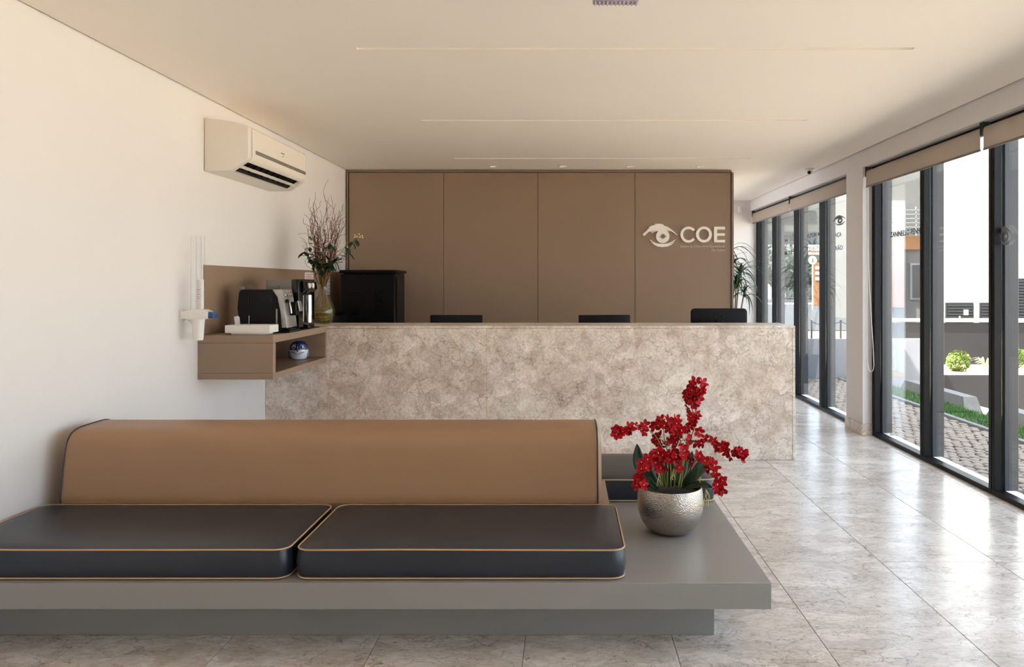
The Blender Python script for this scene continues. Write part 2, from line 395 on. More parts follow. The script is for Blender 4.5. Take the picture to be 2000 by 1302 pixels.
while y < 12.1:
    x = 3.2 + (0.042 if row % 2 else 0)
    while x < 4.26: spots.append((x + rnd.uniform(-.008, .008), y + rnd.uniform(-.01, .01))); x += 0.086
    y += 0.107; row += 1
stuffm = bmesh.new(); nst = 0
for k, (x, y) in enumerate(spots):
    zz = -0.05 + rnd.uniform(-.004, .003); rz = rnd.uniform(-.15, .15) + rnd.choice((0, math.pi))
    if 4.9 < y and nst < 290 and x > 3.2:
        o = bpy.data.objects.new('cobble', rnd.choice(cob)); COL.objects.link(o); o.parent = pav; o.location = (x, y, zz); o.rotation_euler = (0, 0, rz); nst += 1
    else:
        me = rnd.choice(cob); n0 = len(stuffm.verts); stuffm.from_mesh(me); stuffm.verts.ensure_lookup_table()
        mt = Matrix.Translation((x, y, zz)) @ Matrix.Rotation(rz, 4, 'Z')
        for v in stuffm.verts[n0:]: v.co = mt @ v.co
me = bpy.data.meshes.new('distant_cobbles'); stuffm.to_mesh(me); me.materials.append(M['cobble'])
o = bpy.data.objects.new('distant_cobbles', me); COL.objects.link(o); o.parent = pav; o['kind'] = 'stuff'
struct('curb', MB().box(4.3, 4.36, -3, 12.15, -0.3, -0.035, 0.004, 1), 'concrete', label='narrow concrete curb between cobbles and grass', cat='curb')
struct('grass_bed', MB().box(4.36, 4.72, -3, 12.15, -0.3, -0.05), 'grass', label='soil strip under the grass', cat='ground')
gb = MB(); rnd = random.Random(5)
for k in range(9000):
    x = rnd.uniform(4.37, 4.74); y = rnd.uniform(4.2, 12.1); h = rnd.uniform(0.02, 0.055); a = rnd.uniform(0, 6.28); w = 0.006
    dx, dy = math.cos(a) * w, math.sin(a) * w; lx, ly = rnd.uniform(-.03, .03), rnd.uniform(-.03, .03)
    gb.poly([(x - dx, y - dy, -0.05), (x + dx, y + dy, -0.05), (x + lx, y + ly, -0.05 + h)])
tag(obj('lawn_strip', gb, 'grass', smooth=False), 'green grass strip beside the cobbled pavement', 'grass', kind='stuff')
for (a, b, lab) in ((9.17, 11.0, 'farther long concrete wheel stop behind the grass'), (6.7, 8.77, 'nearer long concrete wheel stop behind the grass')):
    m = MB(); m.rings([[(4.76, a, -0.12), (5.02, a, -0.2), (4.96, a + .1, 0.08), (4.80, a + .1, 0.08)], [(4.76, b, -0.12), (5.02, b, -0.2), (4.96, b - .12, 0.08), (4.80, b - .12, 0.08)]])
    tag(obj('wheel_stop', m, 'concrete', loc=(4.9, a, -0.15)), lab, 'wheel stop', 'wheel stops by the grass')
lot = MB(); px_ = [4.72, 5.15, 6.06, 6.83, 9, 14, 120]
for (a, b) in zip(px_, px_[1:]):
    lot.poly([(a, -30, zlot(a)), (b, -30, zlot(b)), (b, 60, zlot(b)), (a, 60, zlot(a))])
struct('ground', lot, 'lot', label='pale sunlit ground sloping away outside', cat='ground')
struct('street', MB().box(1.0, 90, 34, 135, -1.2, -0.62), 'asphalt', label='grey asphalt street beyond the low wall', cat='street')
struct('street_line', MB().box(1.0, 90, 76, 80, -0.62, -0.60), 'sill', label='pale line across the grey street', cat='road marking')
struct('sidewalk', MB().box(-2, 30, 12.35, 34, -0.9, -0.66), 'verge', label='sunlit pale sidewalk beyond the low wall', cat='sidewalk')
struct('far_verge', MB().box(1.0, 120, 135, 190, -1.2, -0.4), 'lot', label='bright ground across the street', cat='ground')
struct('boundary_wall', MB().box(3.1, 5.8, 12.2, 12.34, -1.1, 0.565), 'ext_grey', label='low light grey boundary wall at the end of the pavement', cat='wall')
struct('retaining_wall', MB().box(5.8, 14, 12.4, 12.55, -1.3, -0.04), 'ext_dark', label='lower charcoal retaining wall outside', cat='wall')
uw = struct('upper_wall', MB().box(5.8, 14, 14.4, 14.6, -1.0, 0.70), 'ext_dark', label='upper charcoal garden wall outside', cat='wall')
obj('coping', MB().prism([(5.8, 0.78), (14, 0.78), (14, 0.68), (5.8, 0.74)], 'y', 14.35, 14.7), 'ext_white', uw)
struct('gravel_bed', MB().box(5.8, 14, 12.551, 14.399, -1.0, -0.071), 'lot', label='sunlit gravel bed between the charcoal walls', cat='ground')
rnd = random.Random(11)
def tuft(x, y, z, n, h, label):
    m = MB()
    for k in range(n):
        a = rnd.uniform(0, 6.28); L = rnd.uniform(.6, 1.1) * h; d = Vector((math.cos(a), math.sin(a), 0)); w = d.cross(Vector((0, 0, 1))) * 0.004
        pts = [Vector((x, y, z)) + d * (L * .55 * t ** 1.6) + Vector((0, 0, L * (t - .55 * t ** 3))) for t in (0, .35, .7, 1)]
        for p, q in zip(pts, pts[1:]): m.poly([p - w, p + w, q + w * .7, q - w * .7])
    tag(obj('ornamental_grass', m, 'straw', loc=(x, y, z), smooth=False), label, 'grass clump', 'dry grasses in the planter')
for k, (x, lab) in enumerate(((6.2, 'dry grass clump left of the round shrub'), (7.32, 'dry grass clump right of the round shrub'), (8.55, 'dry grass clump seen in the rightmost pane'))):
    tuft(x, 13.4, -0.07, 90, 0.42, lab)
def shrub(x, y, z, r, lab):
    t = thing('round_shrub', (x, y, z), lab, 'shrub', 'clipped shrubs in the planter')
    obj('stem', MB().cyl((x, y, z), (x, y, z + r), 0.02, 8), 'cane', t)
    m = MB()
    for k in range(1300):
        d = Vector((rnd.gauss(0, 1), rnd.gauss(0, 1), rnd.gauss(0, 1))).normalized(); p = Vector((x, y, z + r * .9)) + d * r * rnd.uniform(.8, 1.03)
        u = d.orthogonal().normalized() * .018; v = d.cross(u) ; q = (d * .5 + Vector((rnd.uniform(-1, 1),) * 3)).normalized() * .02
        m.poly([p - u, p + q, p + u, p - q + v])
    f = obj('foliage', m, 'shrub', t, smooth=False); f['kind'] = 'stuff'
shrub(6.8, 13.3, -0.07, 0.19, 'round clipped yellow green shrub in the planter')
shrub(8.1, 13.9, -0.07, 0.2, 'round clipped shrub partly hidden by the window mullion')
# bright service building with louvred doors
bd = thing('service_building', (18, 26, -1.1), 'bright white building with dark louvred doors', 'building')
obj('wall', MB().box(12.7, 34, 26, 27.2, -1.2, 9.5), 'ext_white', bd)
for (x0, x1, z1, warn) in ((12.83, 13.78, 0.80, False), (13.98, 14.95, 0.80, True), (15.05, 16.3, 1.62, False)):
    d = obj('louvred_door', MB().box(x0, x1, 25.93, 25.99, -1.1, z1, 0.01, 1), 'ext_dark', bd)
    m = MB()
    for k in range(18): m.box(x0 + .05, x1 - .05, 25.905, 25.93, z1 - .12 - k * .1, z1 - .07 - k * .1)
    obj('slats', m, 'window_dark', d)
    xs_ = x0 + (x1 - x0) * .62
    if warn: obj('warning_sign', MB().prism([(xs_ - .1, z1 - .4), (xs_ + .1, z1 - .4), (xs_, z1 - .22)], 'y', 25.88, 25.9), 'ext_white', d)
    elif z1 < 1: obj('notice', MB().box(xs_, xs_ + .15, 25.88, 25.9, z1 - .42, z1 - .24), 'ext_white', d)
    obj('handle', MB().box(x0 + .42, x0 + .47, 25.87, 25.9, z1 - .6, z1 - .45), 'silver', d)
ap = thing('apartment_building', (18, 45, -1), 'pale apartment block with balconies seen through the glass', 'building')
obj('wall', MB().box(16.6, 20.4, 40, 48, -1.2, 9.5), 'apartment', ap)
obj('orange_band', MB().box(16.6, 20.4, 39.85, 40, 3.2, 3.9), 'orange', ap)
obj('pink_pillar', MB().box(16.8, 17.5, 39.7, 40, 0.2, 3.2), 'pink', ap)
for k in range(2):
    f = obj('window_frame', MB().box(17.9 + k * 1.2, 18.9 + k * 1.2, 39.9, 40, 0.6, 2.5), 'ext_grey', ap)
    obj('pane', MB().box(18.0 + k * 1.2, 18.8 + k * 1.2, 39.86, 39.9, 0.7, 2.4), 'window_dark', f)
for k in range(6): obj('balcony_rail', MB().box(16.8, 20.3, 39.5, 39.56, 4.1 + k * .22, 4.15 + k * .22), 'ext_grey', ap)
for k in range(6): obj('balcony_post', MB().box(16.8 + k * .6, 16.85 + k * .6, 39.5, 39.56, 3.9, 5.4), 'ext_grey', ap)
# street furniture
def sign(px, py, Y, lab):
    c = P(px, py, Y); t = thing('traffic_sign', (c.x, Y, -0.62), lab, 'sign')
    obj('post', MB().cyl((c.x, Y + .03, -0.62), (c.x, Y + .03, c.z), 0.03, 8), 'ext_white', t)
    obj('disc', MB().cyl((c.x, Y - .03, c.z), (c.x, Y, c.z), 0.33, 20), 'ext_white', t)
    obj('symbol', MB().box(c.x - .06, c.x + .06, Y - .04, Y - .03, c.z - .18, c.z + .16), 'ink', t)
sign(1587, 508, 60, 'round white traffic sign left of the orange board'); sign(1638, 503, 60, 'round white traffic sign near the pillar')
c = P(1598, 533, 70); t = thing('price_board', (c.x, 70, -0.62), 'tall orange roadside board across the street', 'signboard')
obj('board', MB().box(c.x - .4, c.x + .4, 70, 70.2, -0.62, c.z + 1.0), 'orange', t)
for k in range(3): obj('price_panel', MB().box(c.x - .25, c.x + .25, 69.94, 70, c.z + .35 - k * .5, c.z + .6 - k * .5), 'ext_white', t)
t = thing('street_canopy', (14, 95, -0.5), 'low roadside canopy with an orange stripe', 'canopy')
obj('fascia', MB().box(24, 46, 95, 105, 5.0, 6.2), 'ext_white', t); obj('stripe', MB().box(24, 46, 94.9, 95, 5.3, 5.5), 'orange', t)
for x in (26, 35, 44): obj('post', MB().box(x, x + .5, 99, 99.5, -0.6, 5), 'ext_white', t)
def tree(x, y, r, lab):
    t = thing('street_tree', (x, y, -0.6), lab, 'tree', 'trees across the street'); obj('trunk', MB().cyl((x, y, -0.6), (x, y, 3), 0.18, 8), 'cane', t)
    m = MB()
    for k in range(900):
        d = Vector((rnd.gauss(0, 1), rnd.gauss(0, 1), rnd.gauss(0, 1))).normalized(); p = Vector((x, y, 3.4)) + d * r * rnd.uniform(.5, 1.05)
        u = Vector((rnd.uniform(-1, 1), rnd.uniform(-1, 1), rnd.uniform(-1, 1))).normalized() * .3; v = u.cross(d).normalized() * .2
        m.poly([p - u, p + v, p + u, p - v])
    f = obj('crown', m, 'tree', t, smooth=False); f['kind'] = 'stuff'
tree(31, 108, 3.0, 'leafy tree behind the orange board'); tree(38, 112, 3.2, 'leafy tree to the right across the street'); tree(24.5, 88, 2.6, 'smaller leafy tree at the far left across the street')
t = thing('far_house', (34, 140, -0.4), 'long pale row of shops across the street', 'building')
obj('wall', MB().box(20, 44, 140, 148, -0.5, 6), 'ext_white', t); obj('roof', MB().box(19.5, 44.5, 139.5, 148.5, 6, 6.5), 'pink', t)
for k in range(7): obj('shop_window', MB().box(21 + k * 3.2, 23.2 + k * 3.2, 139.9, 140, 0.4, 3), 'window_dark', t)
t = thing('office_block', (32, 118, -0.4), 'tall grey green block across the street', 'building')
obj('wall', MB().box(22, 50, 118, 130, -0.5, 17), 'block_grey', t)
for fl in range(5):
    for k in range(8): obj('window_pane', MB().box(23 + k * 3.3, 25.2 + k * 3.3, 117.9, 118, 1.2 + fl * 3.2, 3.0 + fl * 3.2), 'window_dark', t)
t = thing('chain_barrier', (8.9, 25, -0.66), 'thin post and chain barrier at the sidewalk edge', 'barrier')
for x in (8.0, 8.95, 9.9): obj('post', MB().cyl((x, 25, -0.66), (x, 25, 0.25), 0.03, 8), 'frame', t)
for x in (8.0, 8.95): obj('chain', MB().tube([(x + .95 * k / 8, 25, 0.2 - .12 * math.sin(math.pi * k / 8)) for k in range(9)], 0.012, 5), 'frame', t)

# ------------------------------------------------------------------ blinds
def blind(y0, y1, label, chain=False, gap=False):
    t = thing('roller_blind', (2.89, (y0 + y1) / 2, 2.56), label, 'blind', 'beige roller blinds')
    pr = [(2.862, 2.375), (2.862, 2.50), (2.868, 2.518), (2.885, 2.527), (2.902, 2.52), (2.902, 2.514), (2.885, 2.521), (2.872, 2.513), (2.866, 2.50), (2.866, 2.375)]
    obj('fabric', MB().prism(pr, 'y', y0 + .012, y1 - .012), 'blind', t)
    obj('roller_tube', MB().cyl((2.886, y0 + .004, 2.502), (2.886, y1 - .004, 2.502), 0.0185, 16), 'frame', t)
    obj('bottom_rail', MB().box(2.857, 2.872, y0 + .012, y1 - .012, 2.36, 2.376, .003, 1), 'blind_rail', t)
    for y in (y0, y1 - .006): obj('bracket', MB().box(2.855, 2.915, y, y + .005, 2.465, 2.558, .002, 1), 'bracket', t)
    if chain:
        pts = [(2.868, y1 - .03, 2.50), (2.866, y1 - .03, 1.6), (2.862, y1 - .035, 0.80), (2.862, y1 - .07, 0.66), (2.864, y1 - .12, .62), (2.868, y1 - .17, .66), (2.872, y1 - .16, .8), (2.872, y1 - .05, 1.6), (2.872, y1 - .035, 2.5)]
        obj('bead_chain', MB().tube(smooth_path(pts, 8), 0.0026, 6), 'white', t)
blind(9.835, 11.79, 'far roller blind, beside the end wall'); blind(7.79, 9.815, 'roller blind just beyond the white pillar')
blind(5.295, 7.33, 'roller blind just on the near side of the pillar', True); blind(3.23, 5.275, 'roller blind cut by the right photo edge'); blind(1.2, 3.21, 'nearest roller blind outside the view')

# ------------------------------------------------------------------ curve shapes and text
def curve_mesh(name, loops, mat, depth):
    cu = bpy.data.curves.new(name, 'CURVE'); cu.dimensions = '2D'; cu.fill_mode = 'BOTH'; cu.extrude = depth / 2
    for lp in loops:
        sp = cu.splines.new('POLY'); sp.points.add(len(lp) - 1)
        for q, (x, y) in zip(sp.points, lp): q.co = (x, y, 0, 1)
        sp.use_cyclic_u = True
    tmp = bpy.data.objects.new(name, cu); me = bpy.data.meshes.new_from_object(tmp); bpy.data.objects.remove(tmp)
    me.name = name; me.materials.clear(); me.materials.append(M[mat]); return me
def text_mesh(name, body, size, mat, width=None, depth=0.001, align='LEFT', spacing=1.0):
    cu = bpy.data.curves.new(name, 'FONT'); cu.body = body; cu.size = size; cu.extrude = depth / 2; cu.align_x = align; cu.space_character = spacing; cu.offset = size * .018; cu.resolution_u = 3
    tmp = bpy.data.objects.new(name, cu); me = bpy.data.meshes.new_from_object(tmp); bpy.data.objects.remove(tmp)
    me.name = name; me.materials.clear(); me.materials.append(M[mat])
    if width:
        xs2 = [v.co.x for v in me.vertices]; k = width / (max(xs2) - min(xs2))
        for v in me.vertices: v.co.x *= k
    return me
def put(me, name, parent, loc, rot):
    o = bpy.data.objects.new(name, me); COL.objects.link(o); o.parent = parent; o.location = Vector(loc) - wloc(parent); o.rotation_euler = rot; return o
def emblem_loops(K):      # brushed eye emblem, K maps the drawing to metres
    c0, r0 = (545, 350), 147
    out = [(150, 345), (105, 315), (150, 265), (205, 222), (218, 210), (203, 208), (240, 176), (262, 167), (240, 152), (300, 122), (365, 105), (425, 102), (375, 94), (380, 80), (500, 78), (565, 98), (560, 114), (640, 140), (700, 178), (712, 192), (740, 205), (800, 258), (864, 328), (846, 328), (790, 282), (735, 242), (660, 208), (585, 190), (640, 208), (716, 240), (700, 244), (640, 228)]
    for k in range(29):
        a = math.radians(-50 + k * (360 - 80) / 28); out.append((c0[0] + r0 * math.cos(a), c0[1] + r0 * math.sin(a)))
    out += [(418, 236), (370, 248), (312, 282), (300, 266), (345, 232), (425, 206), (345, 224), (282, 258), (270, 250), (300, 226), (230, 262), (185, 305)]
    hole = []
    for k in range(22):
        a = 2 * math.pi * k / 22; r = (96 if k in (0, 1, 10, 21) else 72) if k % 2 == 0 else 40
        if k in (1, 21, 11): r = 44
        hole.append((c0[0] + r * math.cos(a), c0[1] + r * .95 * math.sin(a)))
    low = [(262, 420), (285, 425), (330, 465), (400, 500), (480, 512), (550, 512), (640, 505), (720, 478), (780, 440), (828, 412), (800, 450), (730, 500), (690, 522), (740, 508), (800, 468), (785, 490), (730, 535), (650, 570), (545, 582), (440, 570), (360, 535), (290, 480), (340, 495), (375, 515), (310, 470), (275, 445)]
    return [[K(*p) for p in lp] for lp in (out, hole, low)]

# ------------------------------------------------------------------ taupe cabinet wall
YC = 8.6; u = YC / FPX
cabx0, cabx1, cabz1 = XL + 0.012, 1.866, 2.715
cw = thing('panelled_cabinet', ((cabx0 + cabx1) / 2, YC + .3, 0), 'full height taupe cabinet wall of four panels behind the counter', 'cabinet')
obj('carcass', MB().box(cabx0, cabx1 - .004, YC + .022, YC + .65, 0.0, cabz1 - .004), 'seam', cw)
px_s = [681.5, 866.5, 1050.5, 1240, 1427.5]
for a, b in zip(px_s, px_s[1:]):
    obj('door_panel', MB().box((a - CX) * u + .002, (b - CX) * u - .002, YC, YC + .02, 0.02, 2.688, .0015, 1), 'laminate', cw)
obj('top_trim', MB().box(cabx0, cabx1 - .02, YC - .012, YC + .02, 2.692, cabz1, .001, 1), 'laminate_trim', cw)
obj('side_trim', MB().box(cabx1 - .012, cabx1 + .012, YC - .012, YC + .65, 0.0, 2.69, .001, 1), 'laminate_trim', cw)
obj('side_trim', MB().box(cabx0, -2.436, YC - .012, YC + .02, 0.0, 2.69, .001, 1), 'laminate_trim', cw)
# sign
YS = YC - .002
sg = thing('wall_sign', P(1335, 465, YS), 'raised cream COE eye clinic sign on the right cabinet panel', 'sign')
cr = lambda x, y: ((1245 + x / 11.111 - CX) * YS / FPX, EYE - (430 + y / 11.111 - CY) * YS / FPX)
rotf = (R(90), 0, 0); dsg = .02
def sgput(me, nm): return put(me, nm, sg, (0, YS - dsg / 2, 0), rotf)
sgput(curve_mesh('eye_emblem', emblem_loops(cr), 'letter', dsg), 'eye_emblem')
def arc(cx_, cy_, rx, ry, a0, a1, n=40): return [cr(cx_ + rx * math.cos(R(a0 + (a1 - a0) * k / n)), cy_ + ry * math.sin(R(a0 + (a1 - a0) * k / n))) for k in range(n + 1)]
sgput(curve_mesh('letter_c', [arc(1102, 313, 175, 175, 45 - 8, 360 - 37) + arc(1102, 313, 115, 120, 360 - 37, 37)], 'letter', dsg), 'letter_c')
sgput(curve_mesh('letter_o', [arc(1437, 311, 173, 173, 0, 355), arc(1437, 311, 110, 117, 0, 355)], 'letter', dsg), 'letter_o')
sgput(curve_mesh('letter_e', [[cr(*p) for p in ((1655, 142), (1893, 142), (1893, 200), (1722, 200), (1722, 284), (1890, 284), (1890, 335), (1722, 335), (1722, 426), (1895, 426), (1895, 480), (1655, 480))]], 'letter', dsg), 'letter_e')
w1 = (1893 - 930) / 11.111 * YS / FPX
p = P(1245 + 930 / 11.111, 430 + 585 / 11.111, YS); put(text_mesh('tagline', 'Centro de Oftalmologia Especializada', .034, 'small_letter', w1, .003), 'tagline', sg, (p.x, YS - .0015, p.z), rotf)
p = P(1245 + 1605 / 11.111, 430 + 665 / 11.111, YS); put(text_mesh('tagline', 'Day Hospital', .034, 'small_letter', w1 * .3, .003), 'tagline', sg, (p.x, YS - .0015, p.z), rotf)

# ------------------------------------------------------------------ counter
ct_ = thing('reception_counter', (-0.3, 6.55, 0), 'long beige limestone reception counter', 'counter')
xm = (950 - CX) * 6.3 / FPX
obj('front_slab', MB().box(XL + .002, xm - .0008, 6.3, 6.33, 0.002, 1.08, .0008, 1), 'travertine_front', ct_)
obj('front_slab', MB().box(xm + .0008, 1.858, 6.3, 6.33, 0.002, 1.08, .0008, 1), 'travertine_front', ct_)
obj('end_slab', MB().box(1.86, 1.882, 6.3, 6.8, 0.002, 1.08, .0015, 1), 'travertine_front', ct_)
obj('countertop', MB().box(XL + .002, 1.882, 6.298, 6.8, 1.0815, 1.101, .002, 1), 'travertine_front', ct_)
obj('inner_panel', MB().box(XL + .002, 1.859, 6.331, 6.36, 0.002, 1.08), 'laminate', ct_)
wd = thing('work_desk', (0, 7.1, 0), 'taupe work desk hidden behind the stone counter', 'desk')
obj('desktop', MB().box(-2.2, 1.85, 6.82, 7.42, .71, .74, .002, 1), 'laminate', wd)
for x in (-2.19, -.2, 1.8): obj('leg_panel', MB().box(x, x + .03, 6.84, 7.4, .0, .71), 'laminate', wd)
def monitor(px0, px1, pyt, Y, lab, big=False):
    x0, x1 = (px0 - CX) * Y / FPX, (px1 - CX) * Y / FPX; zt = EYE - (pyt - CY) * Y / FPX; xm_ = (x0 + x1) / 2
    t = thing('monitor', (xm_, Y + .03, .741), lab, 'monitor', 'monitors on the desk behind the counter')
    m = MB()
    if big:
        pts = []
        for (cx_, cz_, a0) in ((x1 - .035, zt - .035, 0), (x0 + .035, zt - .035, 90), (x0 + .035, zt - .30, 180), (x1 - .035, zt - .30, 270)):
            for k in range(5): a = R(a0 + k * 22.5); pts.append((cx_ + .035 * math.cos(a), cz_ + .035 * math.sin(a)))
        m.prism(pts, 'y', Y, Y + .045, .012, 3); obj('housing', m, 'black', t)
        c = (xm_ + .005, zt - .085); lg = MB().tube([(c[0] + .036 * math.cos(a * .3927), Y - .001, c[1] + .036 * math.sin(a * .3927)) for a in range(16)], .0015, 5, True)
        obj('badge_ring', lg, 'black_gloss', t); put(text_mesh('badge', 'hp', .055, 'black_gloss', None, .002), 'badge', t, (c[0] - .028, Y - .001, c[1] - .012), rotf)
    else:
        m.box(x0, x1, Y, Y + .035, zt - .29, zt, .006, 2); obj('housing', m, 'black', t)
    obj('screen', MB().box(x0 + .015, x1 - .015, Y + .046 if big else Y + .036, Y + .048 if big else Y + .038, zt - .27, zt - .02), 'black_gloss', t)
    obj('stand', MB().box(xm_ - .03, xm_ + .03, Y - .022, Y - .002, .755, zt - .1, .004, 1), 'black', t)
    obj('stand_base', MB().box(xm_ - .11, xm_ + .11, Y - .09, Y + .1, .741, .755, .004, 1), 'black', t)
monitor(840, 942, 615, 7.05, 'left of the two thin monitor tops above the counter'); monitor(1130, 1231, 615, 7.05, 'thin monitor top above the counter, nearer the sign')
monitor(1350, 1460, 602, 7.1, 'taller rounded monitor back at the right end of the counter', True)
# office machine (rounded black outline beside the vase)
t = thing('office_machine', (-2.2, 7.25, .741), 'low black rounded office machine between vase and tall black cabinet', 'machine')
obj('body', MB().box(-2.42, -2.14, 7.05, 7.5, .741, 1.16, .03, 4), 'black', t); obj('lid', MB().box(-2.41, -2.15, 7.06, 7.49, 1.161, 1.178, .006, 2), 'black_gloss', t)
obj('stand_shelf', MB().box(-2.42, -2.21, 7.05, 7.5, .70, .7405), 'black', t)
# tall black cabinet
t = thing('equipment_rack', (-2.03, 8.1, 0), 'tall black metal cabinet behind the left end of counter', 'cabinet')
obj('housing', MB().box(-2.30, -1.76, 7.92, 8.38, .02, 1.555, .004, 1), 'black', t)
obj('top_lid', MB().box(-2.325, -1.742, 7.885, 8.40, 1.556, 1.587, .004, 1), 'black', t)
obj('door', MB().box(-2.315, -1.765, 7.895, 7.918, .06, 1.545, .004, 1), 'black', t)
obj('side_panel', MB().box(-1.758, -1.75, 7.97, 8.33, .1, 1.50, .002, 1), 'black', t)
m = MB()
for k in range(9):
    for cx0 in (-2.20, -1.96): m.box(cx0, cx0 + .07, 7.889, 7.895, 1.36 - k * .028, 1.37 - k * .028)
obj('vents', m, 'black_gloss', t); obj('foot_frame', MB().box(-2.29, -1.77, 7.93, 8.37, 0, .02), 'black', t)

# ------------------------------------------------------------------ wall panel + papers + shelf
wp = thing('wall_panel', (XL, 6.9, 1.3), 'taupe laminate backboard along the left wall above the shelf', 'panel')
obj('board', MB().box(XL + .001, XL + .014, 5.22, 7.0, 1.1035, 1.575, .001, 1), 'laminate', wp); obj('board', MB().box(XL + .001, XL + .014, 7.003, 8.57, 1.1035, 1.575, .001, 1), 'laminate', wp)
def paper(y0, y1, z0, z1, lab, rows, red):
    t = thing('notice', (XL + .016, (y0 + y1) / 2, z0), lab, 'paper')
    obj('sheet', MB().box(XL + .0145, XL + .0165, y0, y1, z0, z1), 'paper', t)
    m = MB()
    for k in range(rows): m.box(XL + .0166, XL + .017, y0 + .02, y1 - .02 - .03 * (k % 2), z1 - .02 - k * .018, z1 - .013 - k * .018)
    obj('print_lines', m, 'ink_red' if red else 'ink', t)
paper(7.21, 7.45, 1.487, 1.553, 'small white notice with pink print taped behind the branches', 3, True)
paper(7.76, 7.97, 1.334, 1.552, 'taller printed sheet taped beside the black cabinet', 11, False)
x0, x1, y0, y1, z0, z1 = XL + .001, -1.96, 5.14, 6.296, .806, 1.10
sh = thing('wall_shelf', (-2.2, 5.7, .806), 'taupe floating shelf cabinet with open cubby by the counter', 'shelf')
obj('top_board', MB().box(x0, x1, y0, y1, 1.05, z1, .001, 1), 'laminate', sh)
obj('bottom_board', MB().box(x0, x1, y0, y1, z0, .847, .001, 1), 'laminate', sh)
obj('front_panel', MB().box(x0, x1, y0 + .002, y0 + .05, .848, 1.049, .001, 1), 'laminate', sh)
obj('end_panel', MB().box(x0, x1, y1 - .03, y1, .848, 1.049, .001, 1), 'laminate', sh)
obj('back_panel', MB().box(x0, x0 + .015, y0 + .051, y1 - .031, .848, 1.049), 'laminate', sh)

# ------------------------------------------------------------------ tray, coffee machine, water machine
t = thing('serving_tray', (-2.15, 5.27, 1.101), 'white rectangular tray with sachets in front of the coffee machine', 'tray')
tx0, tx1, ty0, ty1 = -2.308, -2.005, 5.2, 5.36
obj('foot', MB().box(tx0 + .035, tx1 - .03, ty0 + .015, ty1 - .02, 1.101, 1.114, .002, 1), 'white', t)
m = MB().box(tx0, tx1, ty0, ty1, 1.114, 1.121); m.box(tx0, tx1, ty0, ty0 + .008, 1.121, 1.165, .001, 1); m.box(tx0, tx1, ty1 - .008, ty1, 1.121, 1.165, .001, 1)
m.box(tx0, tx0 + .008, ty0 + .008, ty1 - .008, 1.121, 1.165, .001, 1); m.box(tx1 - .008, tx1, ty0 + .008, ty1 - .008, 1.121, 1.165, .001, 1)
obj('tray_body', m, 'white', t)
def cup(x, y, r, h, lab):
    t = thing('clear_cup', (x, y, 1.1215), lab, 'cup'); m = MB()
    m.lathe([(r * .85, 0), (r, h), (r - .0012, h), (r * .83, .003)], (x, y, 1.1215), 20, True, False); obj('cup', m, 'clear', t)
cup(-2.245, 5.27, .028, .062, 'small clear cup of paper sachets at left end of tray'); cup(-2.183, 5.30, .018, .055, 'slim clear cup of stirrers on the white tray')
rnd = random.Random(2)
for k in range(9):
    x = -2.245 + rnd.uniform(-.008, .008); y = 5.27 + rnd.uniform(-.012, .012); lean = rnd.uniform(-.022, -.004)
    m = MB().prism([(x - .006, 1.126), (x + .006, 1.126), (x + .008 + lean, 1.222 + rnd.uniform(-.006, .006)), (x - .006 + lean, 1.224)], 'y', y - .0008, y + .0008)
    tag(obj('sugar_sachet', m, 'paper', loc=(x, y, 1.126)), 'thin white paper sachet standing in the left cup', 'sachet', 'paper sachets in the clear cup')
for k in range(3):
    x = -2.183 + (k - 1) * .005
    tag(obj('stirrer', MB().tube([(x, 5.3, 1.126), (x + .004 + .008 * k, 5.3 + .004 * (k - 1), 1.226 - .012 * k)], .0018, 6), 'clear' if k else 'silver', loc=(x, 5.3, 1.126)), 'thin stirrer standing in the slim cup', 'stirrer', 'stirrers in the slim cup')
# coffee machine (front faces +X)
t = thing('coffee_machine', (-2.13, 5.53, 1.101), 'black and silver espresso machine on the floating shelf', 'coffee machine')
cy0, cy1 = 5.405, 5.62; F = lambda px, py: ((px - CX) * cy0 / FPX, EYE - (py - CY) * cy0 / FPX)
zb = 1.101
bp_ = [F(467, 636), (F(463, 600)[0], F(463, 600)[1]), F(466, 571), F(470, 565), F(530, 565), F(540, 580), F(546, 610), F(548, 634), (F(548, 640)[0], zb + .018), (F(467, 640)[0], zb + .018)]
obj('body', MB().prism([(a, b) for a, b in bp_], 'y', cy0, cy1, .006, 2), 'black', t)
fp = [F(531, 565), F(549, 565), F(553, 585), F(557, 615), F(560, 640), F(549, 640), F(547, 610), F(541, 580)]
obj('front_panel', MB().prism(fp, 'y', cy0 + .004, cy1 - .004, .004, 2), 'silver', t)
obj('base', MB().box(F(466, 0)[0], F(566, 0)[0], cy0, cy1, zb, zb + .017, .003, 1), 'black', t)
obj('drip_tray', MB().box(F(562, 0)[0], -1.968, cy0 + .05, cy1 - .05, zb + .0175, zb + .03, .003, 1), 'black', t)
obj('bean_hopper', MB().box(F(474, 0)[0], F(530, 0)[0], cy0 + .05, cy1 - .04, F(0, 565)[1], F(0, 557)[1], .006, 2), 'clear', t)
obj('rear_tank', MB().box(F(460, 0)[0], F(466.5, 0)[0] + .012, cy0 + .06, cy1 - .03, 1.25, F(0, 559)[1], .004, 1), 'steel', t)
xf = F(553, 0)[0]
m = MB()
for k, (py, yo, r) in enumerate(((577, .045, .012), (577, .095, .010), (577, .15, .012), (570, .07, .005), (570, .12, .005))):
    z = F(0, py)[1]; m.cyl((xf - .012, cy0 + yo, z), (xf + .012, cy0 + yo, z), r, 14)
obj('knobs', m, 'chrome', t)
